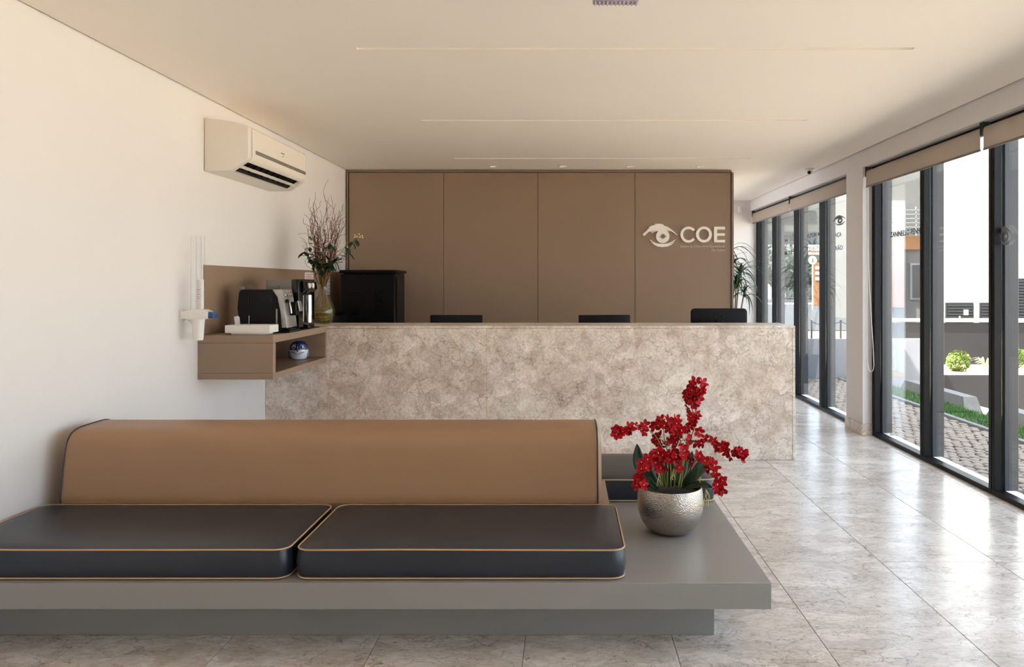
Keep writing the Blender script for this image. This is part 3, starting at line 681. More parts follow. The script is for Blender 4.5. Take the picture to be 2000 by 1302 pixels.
obj('steam_wand', MB().tube([(xf, cy0 + .05, F(0, 588)[1]), (xf + .03, cy0 + .045, F(0, 589)[1]), (xf + .04, cy0 + .04, F(0, 605)[1]), (xf + .043, cy0 + .04, F(0, 612)[1])], .005, 8), 'chrome', t)
obj('wand_knob', MB().ball((xf + .018, cy0 + .03, F(0, 588)[1]), .014), 'black', t)
obj('coffee_spout', MB().box(xf + .003, xf + .062, cy0 + .09, cy0 + .17, F(0, 617)[1], F(0, 590)[1], .01, 3), 'black', t)
obj('spout_cover', MB().prism([(xf + .063, F(0, 588)[1]), (xf + .072, F(0, 589)[1]), (xf + .085, F(0, 607)[1]), (xf + .077, F(0, 609)[1])], 'y', cy0 + .10, cy0 + .16, .002, 1), 'silver', t)
obj('vent_slots', MB().box(F(485, 0)[0], F(486, 0)[0], cy0 - .0008, cy0, F(0, 592)[1], F(0, 578)[1]).box(F(489, 0)[0], F(490, 0)[0], cy0 - .0008, cy0, F(0, 592)[1], F(0, 578)[1]).box(F(527, 0)[0], F(528, 0)[0], cy0 - .0008, cy0, F(0, 592)[1], F(0, 576)[1]).box(F(531, 0)[0], F(532, 0)[0], cy0 - .0008, cy0, F(0, 592)[1], F(0, 576)[1]), 'black_gloss', t)
obj('side_grip', MB().box(F(539, 0)[0], F(542, 0)[0], cy0 - .004, cy0, F(0, 632)[1], F(0, 603)[1], .001, 1), 'strip', t)
# water machine behind it
t = thing('water_dispenser', (-2.13, 5.93, 1.101), 'tall slim black and steel water dispenser beside the branches', 'dispenser')
wy0, wy1 = 5.76, 6.12; wz = 1.482
obj('side_shell', MB().box(-2.246, -2.055, wy0, wy1, 1.106, wz - .004, .004, 1), 'steel', t)
obj('front_tower', MB().box(-2.054, -2.0, wy0 - .004, wy1, 1.106, wz, .008, 2), 'black_gloss', t)
obj('top_hood', MB().prism([(-1.999, wz - .01), (-1.972, wz - .02), (-1.962, wz - .075), (-1.999, wz - .11)], 'y', wy0 + .05, wy1 - .05, .004, 2), 'black_gloss', t)
for yy_ in (wy0 + .12, wy0 + .2): obj('button', MB().cyl((-1.97, yy_, wz - .05), (-1.957, yy_, wz - .05), .021, 18), 'white', t)
obj('spout_cylinder', MB().cyl((-1.985, wy0 + .165, 1.15), (-1.985, wy0 + .165, 1.36), .028, 24, .026), 'chrome', t)
obj('drip_base', MB().box(-2.054, -1.962, wy0 + .03, wy1, 1.101, 1.1055, .001, 1).box(-2.246, -2.054, wy0, wy1, 1.101, 1.1055), 'black', t)
obj('cup_rest', MB().cyl((-1.99, wy0 + .165, 1.106), (-1.99, wy0 + .165, 1.125), .027, 20), 'black', t)

# owl
oc = Vector((-2.12, 6.10, .8475)); t = thing('owl_figurine', oc, 'blue and white glazed ceramic owl in the shelf cubby', 'figurine')
t.rotation_euler = (0, 0, R(12))
def ol(nm, m, mat): return obj(nm, m, mat, t)
m = MB(); m.lathe([(.03, 0), (.052, .004), (.066, .022), (.072, .05), (.071, .078)], oc, 28, True, True); ol('body', m, 'owl_white')
m = MB(); m.lathe([(.0713, .0785), (.071, .095), (.064, .118), (.046, .137), (.022, .145), (.006, .1462)], oc, 28); ol('head', m, 'owl_blue')
def surf(a, z, off=.0): # point on the front
    rr = .072 * (1 - max(0, (z - .08) / .07) ** 2 * .35); return oc + Vector((math.sin(a) * (rr + off), -math.cos(a) * (rr + off), z))
for sgn in (-1, 1):
    c = surf(sgn * .42, .100, -.012); ol('eye_patch', MB().ball(c, .026, .016, .027), 'owl_mid')
    c2 = surf(sgn * .40, .101, .003); ol('eye_ring', MB().ball(c2, .013, .006, .013), 'owl_white'); ol('pupil', MB().ball(c2 + Vector((0, -.004, 0)), .008, .004, .009), 'black_gloss')
ol('beak', MB().tube([surf(0, .128, -.004), surf(0, .105, .012), surf(0, .078, .014), surf(0, .062, .005)], [.003, .009, .008, .001], 8), 'owl_blue')
ol('wing', MB().ball(oc + Vector((-.066, .0, .038)), .016, .035, .032), 'owl_blue'); ol('wing', MB().ball(oc + Vector((.066, .01, .045)), .012, .035, .032), 'owl_mid')
m = MB()
for k in range(-5, 6):
    a = k * .17; e = surf(a * 1.05, .036 + .028 * (abs(k) / 5) ** 1.3, .0015); s0 = surf(a * .45, .052 + .01 * abs(k) / 5, .0015); m.tube([s0, (s0 + e) / 2 + (e - s0).cross(Vector((0, 0, 1))).normalized() * .0 + Vector((0, -.0015, 0)), e], [.0006, .0022, .0006], 6)
ol('breast_strokes', m, 'owl_blue')

# cup dispenser on the wall
t = thing('cup_dispenser', (XL, 4.96, 1.1), 'wall mounted white cup dispenser with clear tubes and blue tip', 'dispenser')
DY = 4.93; Q = lambda px, py: ((px - CX) * DY / FPX, EYE - (py - CY) * DY / FPX)
obj('wall_plate', MB().box(XL + .001, XL + .014, DY - .035, DY + .035, Q(0, 625)[1], Q(0, 605)[1], .003, 2), 'white', t)
obj('bracket', MB().prism([(XL + .014, Q(0, 608)[1]), Q(378, 604), Q(402, 604), Q(412, 608), Q(411, 622), Q(375, 623), (XL + .014, Q(0, 622)[1])], 'y', DY - .04, DY + .04, .006, 3), 'white', t)
obj('blue_tip', MB().prism([Q(409.5, 608), Q(416, 609), Q(421, 613), Q(422, 618), Q(420.5, 621), Q(411, 621.5)], 'y', DY - .037, DY + .037, .006, 3), 'blue', t)
cxp = Q(387, 0)[0]; m = MB(); m.lathe([(.030, Q(0, 664)[1]), (.032, Q(0, 660)[1]), (.040, Q(0, 625)[1]), (.043, Q(0, 622)[1])], (cxp, DY, 0), 26); obj('lower_cup_holder', m, 'white', t)
obj('support_rib', MB().prism([Q(365, 624), Q(375, 624), Q(376, 634)], 'y', DY - .004, DY + .004), 'white', t)
cxa = Q(391.5, 0)[0]; za, zb_ = Q(0, 604)[1], Q(0, 460)[1]
m = MB(); m.lathe([(.027, za), (.0245, zb_), (.0235, zb_), (.026, za)], (cxa, DY, 0), 28, True, False); obj('clear_tube', m, 'clear', t)
cxb = Q(375, 0)[0]; m = MB(); m.lathe([(.0325, za - .004), (.0325, zb_ + .004), (.0315, zb_ + .004), (.0315, za)], (cxb - .004, DY + .062, 0), 28, True, False); obj('clear_tube', m, 'clear', t)
m = MB(); n = 13; zt_ = Q(0, 546)[1]
for k in range(n):
    z = za + .002 + (zt_ - za - .02) * k / (n - 1); m.lathe([(.0185, z), (.0215, z + .018), (.0222, z + .019)], (cxa, DY, 0), 20)
obj('stacked_cups', m, 'white', t)['kind'] = 'stuff'
lb = obj('label_sticker', MB().box(cxa - .012, cxa + .016, DY - .0285, DY - .028, Q(0, 585)[1], Q(0, 562)[1]), 'paper', t)
m = MB()
for k, w in enumerate((.02, .012, .016, .01, .014)): m.box(cxa - .008, cxa - .008 + w, DY - .0292, DY - .0286, Q(0, 565 + k * 4.2)[1] - .003, Q(0, 565 + k * 4.2)[1])
obj('label_print', m, 'ink_red', lb)

# ------------------------------------------------------------------ air conditioner
t = thing('air_conditioner', (XL, 5.83, 2.22), 'white split air conditioner high on the left wall', 'air conditioner')
AY0, AY1 = 5.23, 6.40
prof = [(XL + .003, 2.572), (-2.38, 2.569), (-2.27, 2.553), (-2.175, 2.527), (-2.163, 2.515), (-2.160, 2.32), (-2.168, 2.298), (-2.185, 2.283)]
lowp = [(-2.275, 2.222), (-2.30, 2.216), (XL + .003, 2.214)]
mid = [(-2.205, 2.305), (-2.305, 2.237)]
obj('housing', MB().prism(prof + [(-2.187, 2.282), mid[0], mid[1], (-2.288, 2.219)] + [(-2.30, 2.216), (XL + .003, 2.214)], 'y', AY0 + .06, AY1 - .06), 'ac_white', t)
for (a, b) in ((AY0, AY0 + .0595), (AY1 - .0595, AY1)): obj('end_cap', MB().prism(prof + lowp, 'y', a, b, .006, 2), 'ac_white', t)
obj('outlet', MB().prism([(-2.2055, 2.3035), (-2.3045, 2.236), (-2.300, 2.231), (-2.200, 2.299)], 'y', AY0 + .061, AY1 - .061), 'black', t)
obj('louvre', MB().prism([(-2.232, 2.264), (-2.250, 2.2525), (-2.245, 2.245), (-2.228, 2.256)], 'y', AY0 + .066, AY1 - .066, .001, 1), 'ac_white', t)
m = MB()
for k in range(9): yy_ = AY0 + .14 + k * .113; m.prism([(-2.208, 2.292), (-2.272, 2.246), (-2.262, 2.238), (-2.2, 2.284)], 'y', yy_, yy_ + .003)
obj('vanes', m, 'black', t)
obj('silver_strip', MB().box(-2.163, -2.1565, AY0 + .12, AY1 - .03, 2.348, 2.374, .002, 1), 'strip', t)
obj('badge', MB().box(-2.1635, -2.1585, 5.83, 5.90, 2.436, 2.441).box(-2.1635, -2.1585, 5.85, 5.88, 2.415, 2.418), 'ink', t)
obj('panel_seam', MB().box(-2.1605, -2.1593, AY0 + .0592, AY0 + .0603, 2.32, 2.515), 'strip', t)

# ------------------------------------------------------------------ bench
BZ, CZ = .30, .42
t = thing('bench', (-.8, 3.8, 0), 'low grey lacquered double sided waiting bench', 'bench')
obj('platform', MB().box(XL + .004, .79, 2.95, 4.80, .198, BZ, .0015, 1), 'bench', t)
obj('base', MB().box(XL + .004, .612, 3.166, 4.62, .001, .1975, .001, 1), 'bench', t)
obj('back_plinth', MB().box(-2.35, .205, 3.60, 4.02, BZ + .0005, CZ - .002, .001, 1), 'laminate', t)
def rrect(x0, x1, y0, y1, r, z, n=6):
    out = []
    for (cx_, cy_, a0) in ((x1 - r, y1 - r, 0), (x0 + r, y1 - r, 90), (x0 + r, y0 + r, 180), (x1 - r, y0 + r, 270)):
        for k in range(n + 1): a = R(a0 + 90 * k / n); out.append((cx_ + r * math.cos(a), cy_ + r * math.sin(a)))
    return [(x, y, z) for x, y in out]
def dens(ring, step=.12):
    out = []
    for a, b in zip(ring, ring[1:] + ring[:1]):
        a, b = Vector(a), Vector(b); n = max(1, int((b - a).length / step))
        for k in range(n): out.append(a.lerp(b, k / n))
    return out
def cushion(x0, x1, y0, y1, z0, z1, lab, pipe_mat='tan_piping'):
    t = thing('seat_cushion', ((x0 + x1) / 2, (y0 + y1) / 2, z0), lab, 'cushion', 'charcoal seat cushions')
    r = .055
    base = dens(rrect(x0, x1, y0, y1, r, 0)); N = len(base); rg = []
    cx_, cy_ = (x0 + x1) / 2, (y0 + y1) / 2; hx, hy = (x1 - x0) / 2, (y1 - y0) / 2
    for (ins, z) in ((.03, z0), (.004, z0 + .003), (-.002, z0 + .03), (-.006, (z0 + z1) / 2), (-.002, z1 - .03), (.003, z1 - .006), (.012, z1), (.06, z1 + .006), (.14, z1 + .010), (.24, z1 + .011)):
        kx, ky = (hx - ins) / hx, (hy - ins) / hy; ring = []
        for p in base:
            q = Vector((cx_ + (p.x - cx_) * kx, cy_ + (p.y - cy_) * ky, z))
            if z0 + .02 < z < z1 - .02:
                w = mnoise.noise(Vector((q.x * 22, q.y * 22, 3))) * .0012; q += (Vector((p.x - cx_, p.y - cy_, 0))).normalized() * w
            ring.append(q)
        rg.append(ring)
    obj('cover', MB().rings(rg), 'leather', t)
    for z, ins in ((z1 - .003, .0005), (z0 + .006, .0005)):
        pts = []
        for p in base:
            w = mnoise.noise(Vector((p.x * 2.3, p.y * 2.3, z * 9))) * .0025 if z > z0 + .02 else 0
            pts.append(Vector((cx_ + (p.x - cx_) * (hx - ins) / hx, cy_ + (p.y - cy_) * (hy - ins) / hy, z + w)))
        obj('piping', MB().tube(pts, .0032, 6, True), pipe_mat, t)
cushion(-2.44, -1.080, 2.975, 3.585, BZ + .001, CZ, 'left of the two front charcoal seat cushions')
cushion(-1.052, .232, 2.975, 3.585, BZ + .001, CZ, 'right front charcoal seat cushion, beside the silver pot')
cushion(-.62, .79, 4.04, 4.65, BZ + .001, CZ, 'charcoal seat cushion on the far side behind the flowers')
# back cushion
t = thing('back_cushion', (-1.1, 3.8, CZ), 'long tan leather bolster backrest with navy piping', 'cushion')
pf = [(3.592, CZ + .001), (3.590, .45), (3.600, .52), (3.612, .60), (3.626, .67), (3.640, .705), (3.665, .732), (3.705, .747), (3.76, .752), (3.90, .753), (3.96, .747), (3.995, .73), (4.012, .70), (4.02, .62), (4.022, .52), (4.022, CZ + .001)]
pfd = [Vector((0, a, b)) for a, b in pf]; cyz = Vector((0, 3.81, .585))
pfs = smooth_path(pfd, 3)
def pring(x, k): return [Vector((x, cyz.y + (p.y - cyz.y) * k, cyz.z + (p.z - cyz.z) * k if p.z > CZ + .02 else p.z)) for p in pfs]
bx0, bx1 = -2.36, .150
rg = [pring(bx0 - .022, .6), pring(bx0 - .018, .85), pring(bx0 - .008, .965), pring(bx0, 1.0)]
rg += [pring(bx0 + (bx1 - bx0) * k / 24, 1.0 + .003 * math.sin(k * 1.7)) for k in range(1, 24)]
rg += [pring(bx1, 1.0), pring(bx1 + .008, .965), pring(bx1 + .018, .85), pring(bx1 + .022, .6)]
obj('cover', MB().rings(rg), 'tan_leather', t)
for x in (bx0, bx1): obj('piping', MB().tube([p for p in pring(x, 1.004)], .0036, 6), 'navy_piping', t)

# ------------------------------------------------------------------ potted orchid
OC = Vector((.484, 3.56, BZ + .0005))
t = thing('potted_orchid', OC, 'crimson orchid sprays in a hammered silver bowl on the bench', 'potted plant')
prof = [(.055, 0), (.085, .004), (.112, .024), (.134, .058), (.148, .10), (.152, .14), (.151, .175), (.146, .205), (.144, .212), (.140, .212), (.141, .19), (.145, .15), (.135, .10)]
m = MB(); m.lathe(prof, OC, 64); obj('bowl', m, 'hammered', t)
m = MB(); m.lathe([(.002, .19), (.06, .192), (.11, .186), (.132, .18), (.133, .17)], OC, 32); obj('moss', m, 'soil', t)
# flower mesh: five petals, a small lip, a pale throat
def petal(m, ang, L, wd, tilt, mat_idx=0):
    ca, sa = math.cos(ang), math.sin(ang); prev = None
    prf = ((0, .12, 0), (.25, .62, .10), (.55, 1.0, .16), (.82, .78, .12), (1.0, .12, .02))
    rows = []
    for (u_, w_, zc) in prf:
        row = []
        for sgn in (-1, 0, 1):
            x = u_ * L; y = sgn * w_ * wd / 2; z = L * (tilt * u_ * u_ + (zc * .5 if sgn == 0 else 0) * -1 + .12 * u_)
            row.append((x * ca - y * sa, x * sa + y * ca, z))
        rows.append([m.bm.verts.new(p) for p in row])
    for a, b in zip(rows, rows[1:]):
        for k in (0, 1): f = m.bm.faces.new((a[k], a[k + 1], b[k + 1], b[k])); f.material_index = mat_idx
flm = []
rnd = random.Random(21)
for v in range(5):
    m = MB()
    for k in range(5): petal(m, 2 * math.pi * k / 5 + rnd.uniform(-.2, .2), 0.027 * rnd.uniform(.85, 1.12), .018 * rnd.uniform(.85, 1.15), rnd.uniform(-.1, .7))
    petal(m, rnd.uniform(0, 6), .012, .009, 1.2)
    n0 = len(m.bm.faces)
    m.tube([(0, 0, -.002), (.001, 0, .005), (.003, 0, .010)], [.0022, .0028, .0012], 6)
    m.bm.faces.ensure_lookup_table()
    for f in m.bm.faces[n0:]: f.material_index = 1
    me = m.mesh('flower', 'petal'); me.materials.append(M['throat']); flm.append(me)
def spray(path, r0, fl0, nf, spread, droop=.0):
    pts = smooth_path(path, 7); n = len(pts)
    st = obj('stem', MB().tube(pts, [r0 * (1 - .6 * k / n) for k in range(n)], 6), 'orchid_stem', t)
    tw = MB(); base = wloc(st)
    for k in range(nf):
        s_ = fl0 + (1 - fl0) * (k + rnd.uniform(-.2, .2)) / max(1, nf - 1); s_ = min(max(s_, 0), 1) * (n - 1); i = min(int(s_), n - 2); p = pts[i].lerp(pts[i + 1], s_ - i)
        d = Vector((rnd.uniform(-1, 1), rnd.uniform(-1, .5), rnd.uniform(-.7, 1))).normalized(); q = p + d * spread * rnd.uniform(.45, 1.0)
        tw.tube([p, (p + q) / 2 + Vector((0, 0, .004)), q], .0011, 5)
        nrm = (d + Vector((rnd.uniform(-.6, .6), -1.0, rnd.uniform(-.2, .7)))).normalized()
        o = bpy.data.objects.new('flower', rnd.choice(flm)); COL.objects.link(o); o.parent = st; o.location = q - base
        o.rotation_euler = (nrm.to_track_quat('Z', 'Y') @ Matrix.Rotation(rnd.uniform(0, 6.28), 3, 'Z').to_quaternion()).to_euler()
        s3 = rnd.uniform(.85, 1.15); o.scale = (s3, s3, s3)
    obj('flower_stalks', tw, 'orchid_stem', st)
S = lambda pts: [P(a, b, c) for a, b, c in pts]
spray(S([(1302, 950, 3.56), (1303, 905, 3.55), (1290, 868, 3.53), (1272, 843, 3.50), (1242, 835, 3.48), (1215, 842, 3.47), (1196, 848, 3.46)]), .0034, .58, 14, .026)
spray(S([(1325, 950, 3.58), (1333, 905, 3.60), (1342, 866, 3.62), (1356, 835, 3.63), (1352, 800, 3.62), (1357, 765, 3.60), (1358, 752, 3.60)]), .0034, .50, 34, .044)
spray(S([(1330, 950, 3.55), (1337, 895, 3.52), (1350, 864, 3.50), (1378, 862, 3.47), (1408, 872, 3.46), (1436, 887, 3.45), (1453, 893, 3.45)]), .0034, .46, 19, .027)
spray(S([(1310, 950, 3.58), (1309, 905, 3.60), (1300, 868, 3.60), (1296, 840, 3.60), (1300, 825, 3.60)]), .0032, .40, 20, .056)
spray(S([(1316, 950, 3.55), (1322, 905, 3.53), (1330, 870, 3.52), (1322, 845, 3.52), (1310, 826, 3.52)]), .003, .45, 16, .046)
spray(S([(1295, 950, 3.52), (1290, 915, 3.47), (1272, 895, 3.42), (1258, 915, 3.38), (1251, 940, 3.36), (1249, 955, 3.35)]), .003, .30, 15, .032)
spray(S([(1335, 950, 3.52), (1348, 912, 3.46), (1366, 897, 3.42), (1386, 912, 3.40), (1400, 932, 3.39), (1410, 948, 3.38)]), .003, .34, 17, .03)
spray(S([(1318, 950, 3.5), (1317, 920, 3.45), (1322, 898, 3.42), (1338, 884, 3.42)]), .003, .5, 10, .030)
spray(S([(1340, 866, 3.62), (1330, 850, 3.61), (1318, 833, 3.6), (1312, 822, 3.6)]), .0018, .6, 5, .012)
spray(S([(1300, 950, 3.5), (1296, 920, 3.44), (1298, 900, 3.42), (1290, 885, 3.42)]), .003, .5, 9, .028)
def leaf(pts, wmax, nrm=(0, -1, .3), mat='leaf', name='leaf'):
    pts = smooth_path(pts, 6); n = len(pts); m = MB(); rows = []
    for k, p in enumerate(pts):
        u_ = k / (n - 1); w = wmax * (math.sin(math.pi * min(1, .12 + .88 * u_)) ** .7 if u_ < 1 else 0.02)
        tn = (pts[min(k + 1, n - 1)] - pts[max(k - 1, 0)]).normalized(); sd = tn.cross(Vector(nrm)).normalized(); up = sd.cross(tn).normalized()
        rows.append([m.bm.verts.new(p + sd * w / 2 * q + up * (abs(q) * w * .14)) for q in (-1, -.5, 0, .5, 1)])
    for a, b in zip(rows, rows[1:]):
        for k in range(4): m.bm.faces.new((a[k], a[k + 1], b[k + 1], b[k]))
    o = obj(name, m, mat, t); md = o.modifiers.new('thickness', 'SOLIDIFY'); md.thickness = .0012; return o
leaf(S([(1280, 948, 3.58), (1262, 925, 3.6), (1247, 900, 3.61), (1244, 866, 3.62)]), .072, (.3, -1, .2))
leaf(S([(1338, 952, 3.50), (1350, 935, 3.47), (1364, 912, 3.45)]), .052, (-.5, -1, .5)); leaf(S([(1330, 955, 3.48), (1350, 950, 3.43), (1372, 947, 3.40), (1392, 952, 3.38)]), .05, (0, -.5, 1))
leaf(S([(1345, 945, 3.6), (1368, 915, 3.64), (1382, 905, 3.66), (1400, 906, 3.68)]), .06, (0, -1, .8)); leaf(S([(1330, 945, 3.62), (1346, 905, 3.66), (1352, 880, 3.68)]), .035)
leaf(S([(1298, 950, 3.56), (1290, 920, 3.56), (1285, 890, 3.56), (1284, 880, 3.58)]), .05); leaf(S([(1320, 948, 3.6), (1330, 915, 3.62), (1338, 895, 3.64)]), .06)
leaf(S([(1310, 950, 3.6), (1305, 920, 3.62), (1312, 890, 3.64)]), .06); leaf(S([(1285, 955, 3.5), (1272, 944, 3.47), (1266, 930, 3.45)]), .03)
def roots(c, n, L, side):
    m = MB()
    for k in range(n):
        p = P(*c); pts = [p]
        dx = rnd.uniform(-.3, .5) * side
        for q in range(7): p = p + Vector((dx * L / 7 + rnd.uniform(-.005, .005), rnd.uniform(-.003, .003), -L / 7)); pts.append(p.copy())
        m.tube(smooth_path(pts, 3), .0011, 5)
    obj('root_tendrils', m, 'root', t)['kind'] = 'stuff'
roots((1379, 955, 3.39), 6, .075, 1.2); roots((1368, 932, 3.42), 4, .035, 1); roots((1287, 922, 3.44), 4, .06, -.5); roots((1315, 915, 3.43), 4, .05, .3)

# ------------------------------------------------------------------ vase with curly willow
VC = Vector((-2.09, 6.62, 1.1015)); t = thing('branch_arrangement', VC, 'tall curly willow branches in a teardrop glass vase', 'flower arrangement')
vp = [(.045, .0), (.060, .004), (.085, .04), (.098, .09), (.096, .13), (.075, .185), (.048, .235), (.034, .275), (.031, .31), (.033, .325)]
m = MB(); m.lathe(vp + [(r - .003, z) for r, z in reversed(vp[1:])], VC, 40, True, True); obj('vase', m, 'vase_glass', t)
m = MB(); rnd = random.Random(8)
for k in range(46):
    a0 = rnd.uniform(0, 6.28); zc = rnd.uniform(.03, .17); tilt = rnd.uniform(-.6, .6); pts = []
    rr = .078 if zc < .14 else .055
    for q in range(14):
        a = a0 + q * rnd.uniform(.22, .32); z = min(max(zc + tilt * .05 * math.sin(a), .012), .2); rmax = .09 * math.sin(math.pi * min(1, (z + .06) / .3)) * .9
        pts.append(VC + Vector((math.cos(a) * rmax * .98, math.sin(a) * rmax * .98, z)))
    m.tube(smooth_path(pts, 2), .0013, 5)
for k in range(16):
    a = rnd.uniform(0, 6.28); pts = [VC + Vector((math.cos(a + q * .15) * rr_, math.sin(a + q * .15) * rr_, z)) for q, (rr_, z) in enumerate(((.02, .02), (.06, .07), (.07, .13), (.045, .19), (.024, .25), (.018, .31)))]
    m.tube(smooth_path(pts, 3), .0013, 5)
obj('coiled_vines', m, 'vine', t)['kind'] = 'stuff'
def willow(top, wild, r0):
    base = VC + Vector((rnd.uniform(-.016, .016), rnd.uniform(-.016, .016), .02)); neck = VC + Vector((rnd.uniform(-.018, .018), rnd.uniform(-.018, .018), .31)); top = Vector(top)
    pts = [base, neck]; n = 11
    ph = rnd.uniform(0, 6); fr = rnd.uniform(1.0, 2.4)
    for k in range(1, n + 1):
        u_ = k / n; p = neck.lerp(top, u_) + Vector((0, 0, 0))
        bulge = math.sin(math.pi * u_ * .7) * .25
        p.x = neck.x + (top.x - neck.x) * (u_ ** .8); p += Vector((math.sin(ph + fr * k), math.cos(ph * 1.3 + fr * k * 1.1), .5 * math.sin(ph + k * 1.9))) * wild * (.3 + u_)
        p.x = max(p.x, XL + .03); pts.append(p)
    return smooth_path(pts, 4)
for k in range(44):
    px = rnd.uniform(594, 668); py = rnd.choice((400, 420, 440, 455, 470, 430)) + rnd.uniform(-14, 14); 
    if k == 0: px, py = 637, 352
    if k == 1: px, py = 612, 372
    if k == 2: px, py = 650, 380
    if k == 3: px, py = 672, 428
    pts = willow(P(px, py, 6.62 + rnd.uniform(-.16, .16)), .017, .002); n = len(pts)
    br = obj('branch', MB().tube(pts, [.0042 * (1 - .74 * q / n) for q in range(n)], 5), 'twig', t)
    m = MB(); made = 0
    for q in range(3):
        i = rnd.randint(int(n * .35), n - 6); p = pts[i].copy(); tp = [p.copy()]; d = Vector((rnd.uniform(-1, 1), rnd.uniform(-.6, .6), rnd.uniform(.3, 1.2))).normalized()
        for s_ in range(6): d = (d + Vector((rnd.uniform(-.7, .7), rnd.uniform(-.5, .5), rnd.uniform(-.35, .5)))).normalized(); p = p + d * .026; p.x = max(p.x, XL + .02); tp.append(p.copy())
        m.tube(smooth_path(tp, 2), .0015, 4)
    obj('twigs', m, 'twig', br)
lm = []
for v in range(3):
    m = MB(); rows = []
    for (u_, w) in ((0, .1), (.3, .85), (.6, 1), (.85, .6), (1, .05)): rows.append([m.bm.verts.new((u_ * .062, s_ * w * .016, -.012 * u_ * u_ + (.004 if s_ else 0) + v * .006 * u_)) for s_ in (-1, 0, 1)])
    for a, b in zip(rows, rows[1:]):
        for k in (0, 1): m.bm.faces.new((a[k], a[k + 1], b[k + 1], b[k]))
    lm.append(m.mesh('leaf', 'leaf'))
def leafy(path, nl, f0, bn, sc_=1.0):
    pts = smooth_path(path, 6); n = len(pts); st = obj('leafy_stem', MB().tube(pts, [.0028 * (1 - .5 * k / n) for k in range(n)], 5), 'orchid_stem', t); base = wloc(st)
    for k in range(nl):
        i = int((f0 + (1 - f0) * k / nl) * (n - 1)); d = Vector((rnd.uniform(-1, 1), rnd.uniform(-1, .6), rnd.uniform(-.8, .6))).normalized()
        o = bpy.data.objects.new('leaf', rnd.choice(lm)); COL.objects.link(o); o.parent = st; o.location = pts[i] - base; o.rotation_euler = d.to_track_quat('X', 'Z').to_euler(); s3 = rnd.uniform(.9, 1.5) * sc_; o.scale = (s3, s3, s3)
    if bn:
        m = MB()
        for k in range(bn): q = pts[-1 - k % 5] + Vector((rnd.uniform(-.03, .03), rnd.uniform(-.02, .02), rnd.uniform(-.02, .03))); m.ball(q, .006, u=8, v=5); m.tube([pts[-1 - k % 5], q], .0008, 4)
        obj('berries', m, 'berry', st)
nk = VC + Vector((0, 0, .31))
for pth, nl, bn in (([nk, P(645, 520, 6.6), P(670, 500, 6.58), P(690, 475, 6.55), P(703, 460, 6.55)], 9, 8), ([nk, P(650, 515, 6.5), P(665, 495, 6.5), P(678, 476, 6.5)], 8, 6), ([nk, P(615, 520, 6.6), P(600, 500, 6.58), P(594, 484, 6.56)], 10, 7),
                    ([nk, P(622, 510, 6.5), P(608, 490, 6.5), P(600, 445, 6.5)], 8, 5), ([nk, P(632, 520, 6.48), P(636, 495, 6.45), P(645, 470, 6.45)], 13, 4), ([nk, P(626, 525, 6.46), P(615, 512, 6.42), P(610, 498, 6.4)], 14, 0), ([nk, P(640, 525, 6.46), P(650, 515, 6.42), P(655, 505, 6.4)], 13, 0)):
    leafy(pth, nl, .28, bn)

# ------------------------------------------------------------------ leafy plant by the end wall
t = thing('potted_dracaena', (2.45, 11.25, 0), 'tall spiky green dracaena in the corner beyond the cabinet', 'potted plant')
m = MB(); m.lathe([(.13, 0), (.14, .01), (.19, .38), (.195, .40), (.18, .40), (.17, .36)], (2.45, 11.25, 0.001), 28); obj('pot', m, 'ext_dark', t)
m = MB(); m.lathe([(.01, .355), (.165, .35), (.16, .33)], (2.45, 11.25, 0), 20); obj('soil', m, 'soil', t)
dl = []; rnd = random.Random(31)
for v in range(6):
    L = .30 + .04 * v; up = .35 + .15 * (v % 3); m = MB(); rows = []
    for k in range(8):
        u_ = k / 7; x = L * u_ * (1 - .12 * u_); z = L * (up * u_ - (.55 + .1 * v) * u_ ** 2.3); w = .016 * (1 - u_ ** 2.2) + .0012
        rows.append([m.bm.verts.new((x, s_ * w, z + (.004 if s_ else 0))) for s_ in (-1, 0, 1)])
    for a, b in zip(rows, rows[1:]):
        for k in (0, 1): m.bm.faces.new((a[k], a[k + 1], b[k + 1], b[k]))
    dl.append(m.mesh('leaf', 'leaf2'))
heads = [(2.545, 11.25, 1.64, 40), (2.49, 11.22, 1.46, 34), (2.60, 11.18, 1.34, 20), (2.45, 11.28, 1.80, 30), (2.30, 11.3, 1.62, 26), (2.18, 11.2, 1.40, 24), (2.36, 11.15, 1.95, 18), (2.25, 11.25, 1.15, 18)]
for (x, y, z, n) in heads:
    b = Vector((2.45 + (x - 2.45) * .3, 11.25 + (y - 11.25) * .3, .36)); tp = Vector((x, y, z)); mid_ = b.lerp(tp, .5) + Vector(((x - 2.45) * -.15, 0, 0))
    c = obj('cane', MB().tube(smooth_path([b, mid_, tp], 6), .011, 7), 'cane', t); base = wloc(c)
    for k in range(n):
        o = bpy.data.objects.new('leaf', rnd.choice(dl)); COL.objects.link(o); o.parent = c; o.location = tp - base + Vector((0, 0, -.10 * k / n)); 
        o.rotation_euler = (rnd.uniform(-.2, .2), rnd.uniform(-.9, .5), k * 2.4 + rnd.uniform(-.3, .3)); s3 = rnd.uniform(.7, 1.05); o.scale = (s3, s3, s3)

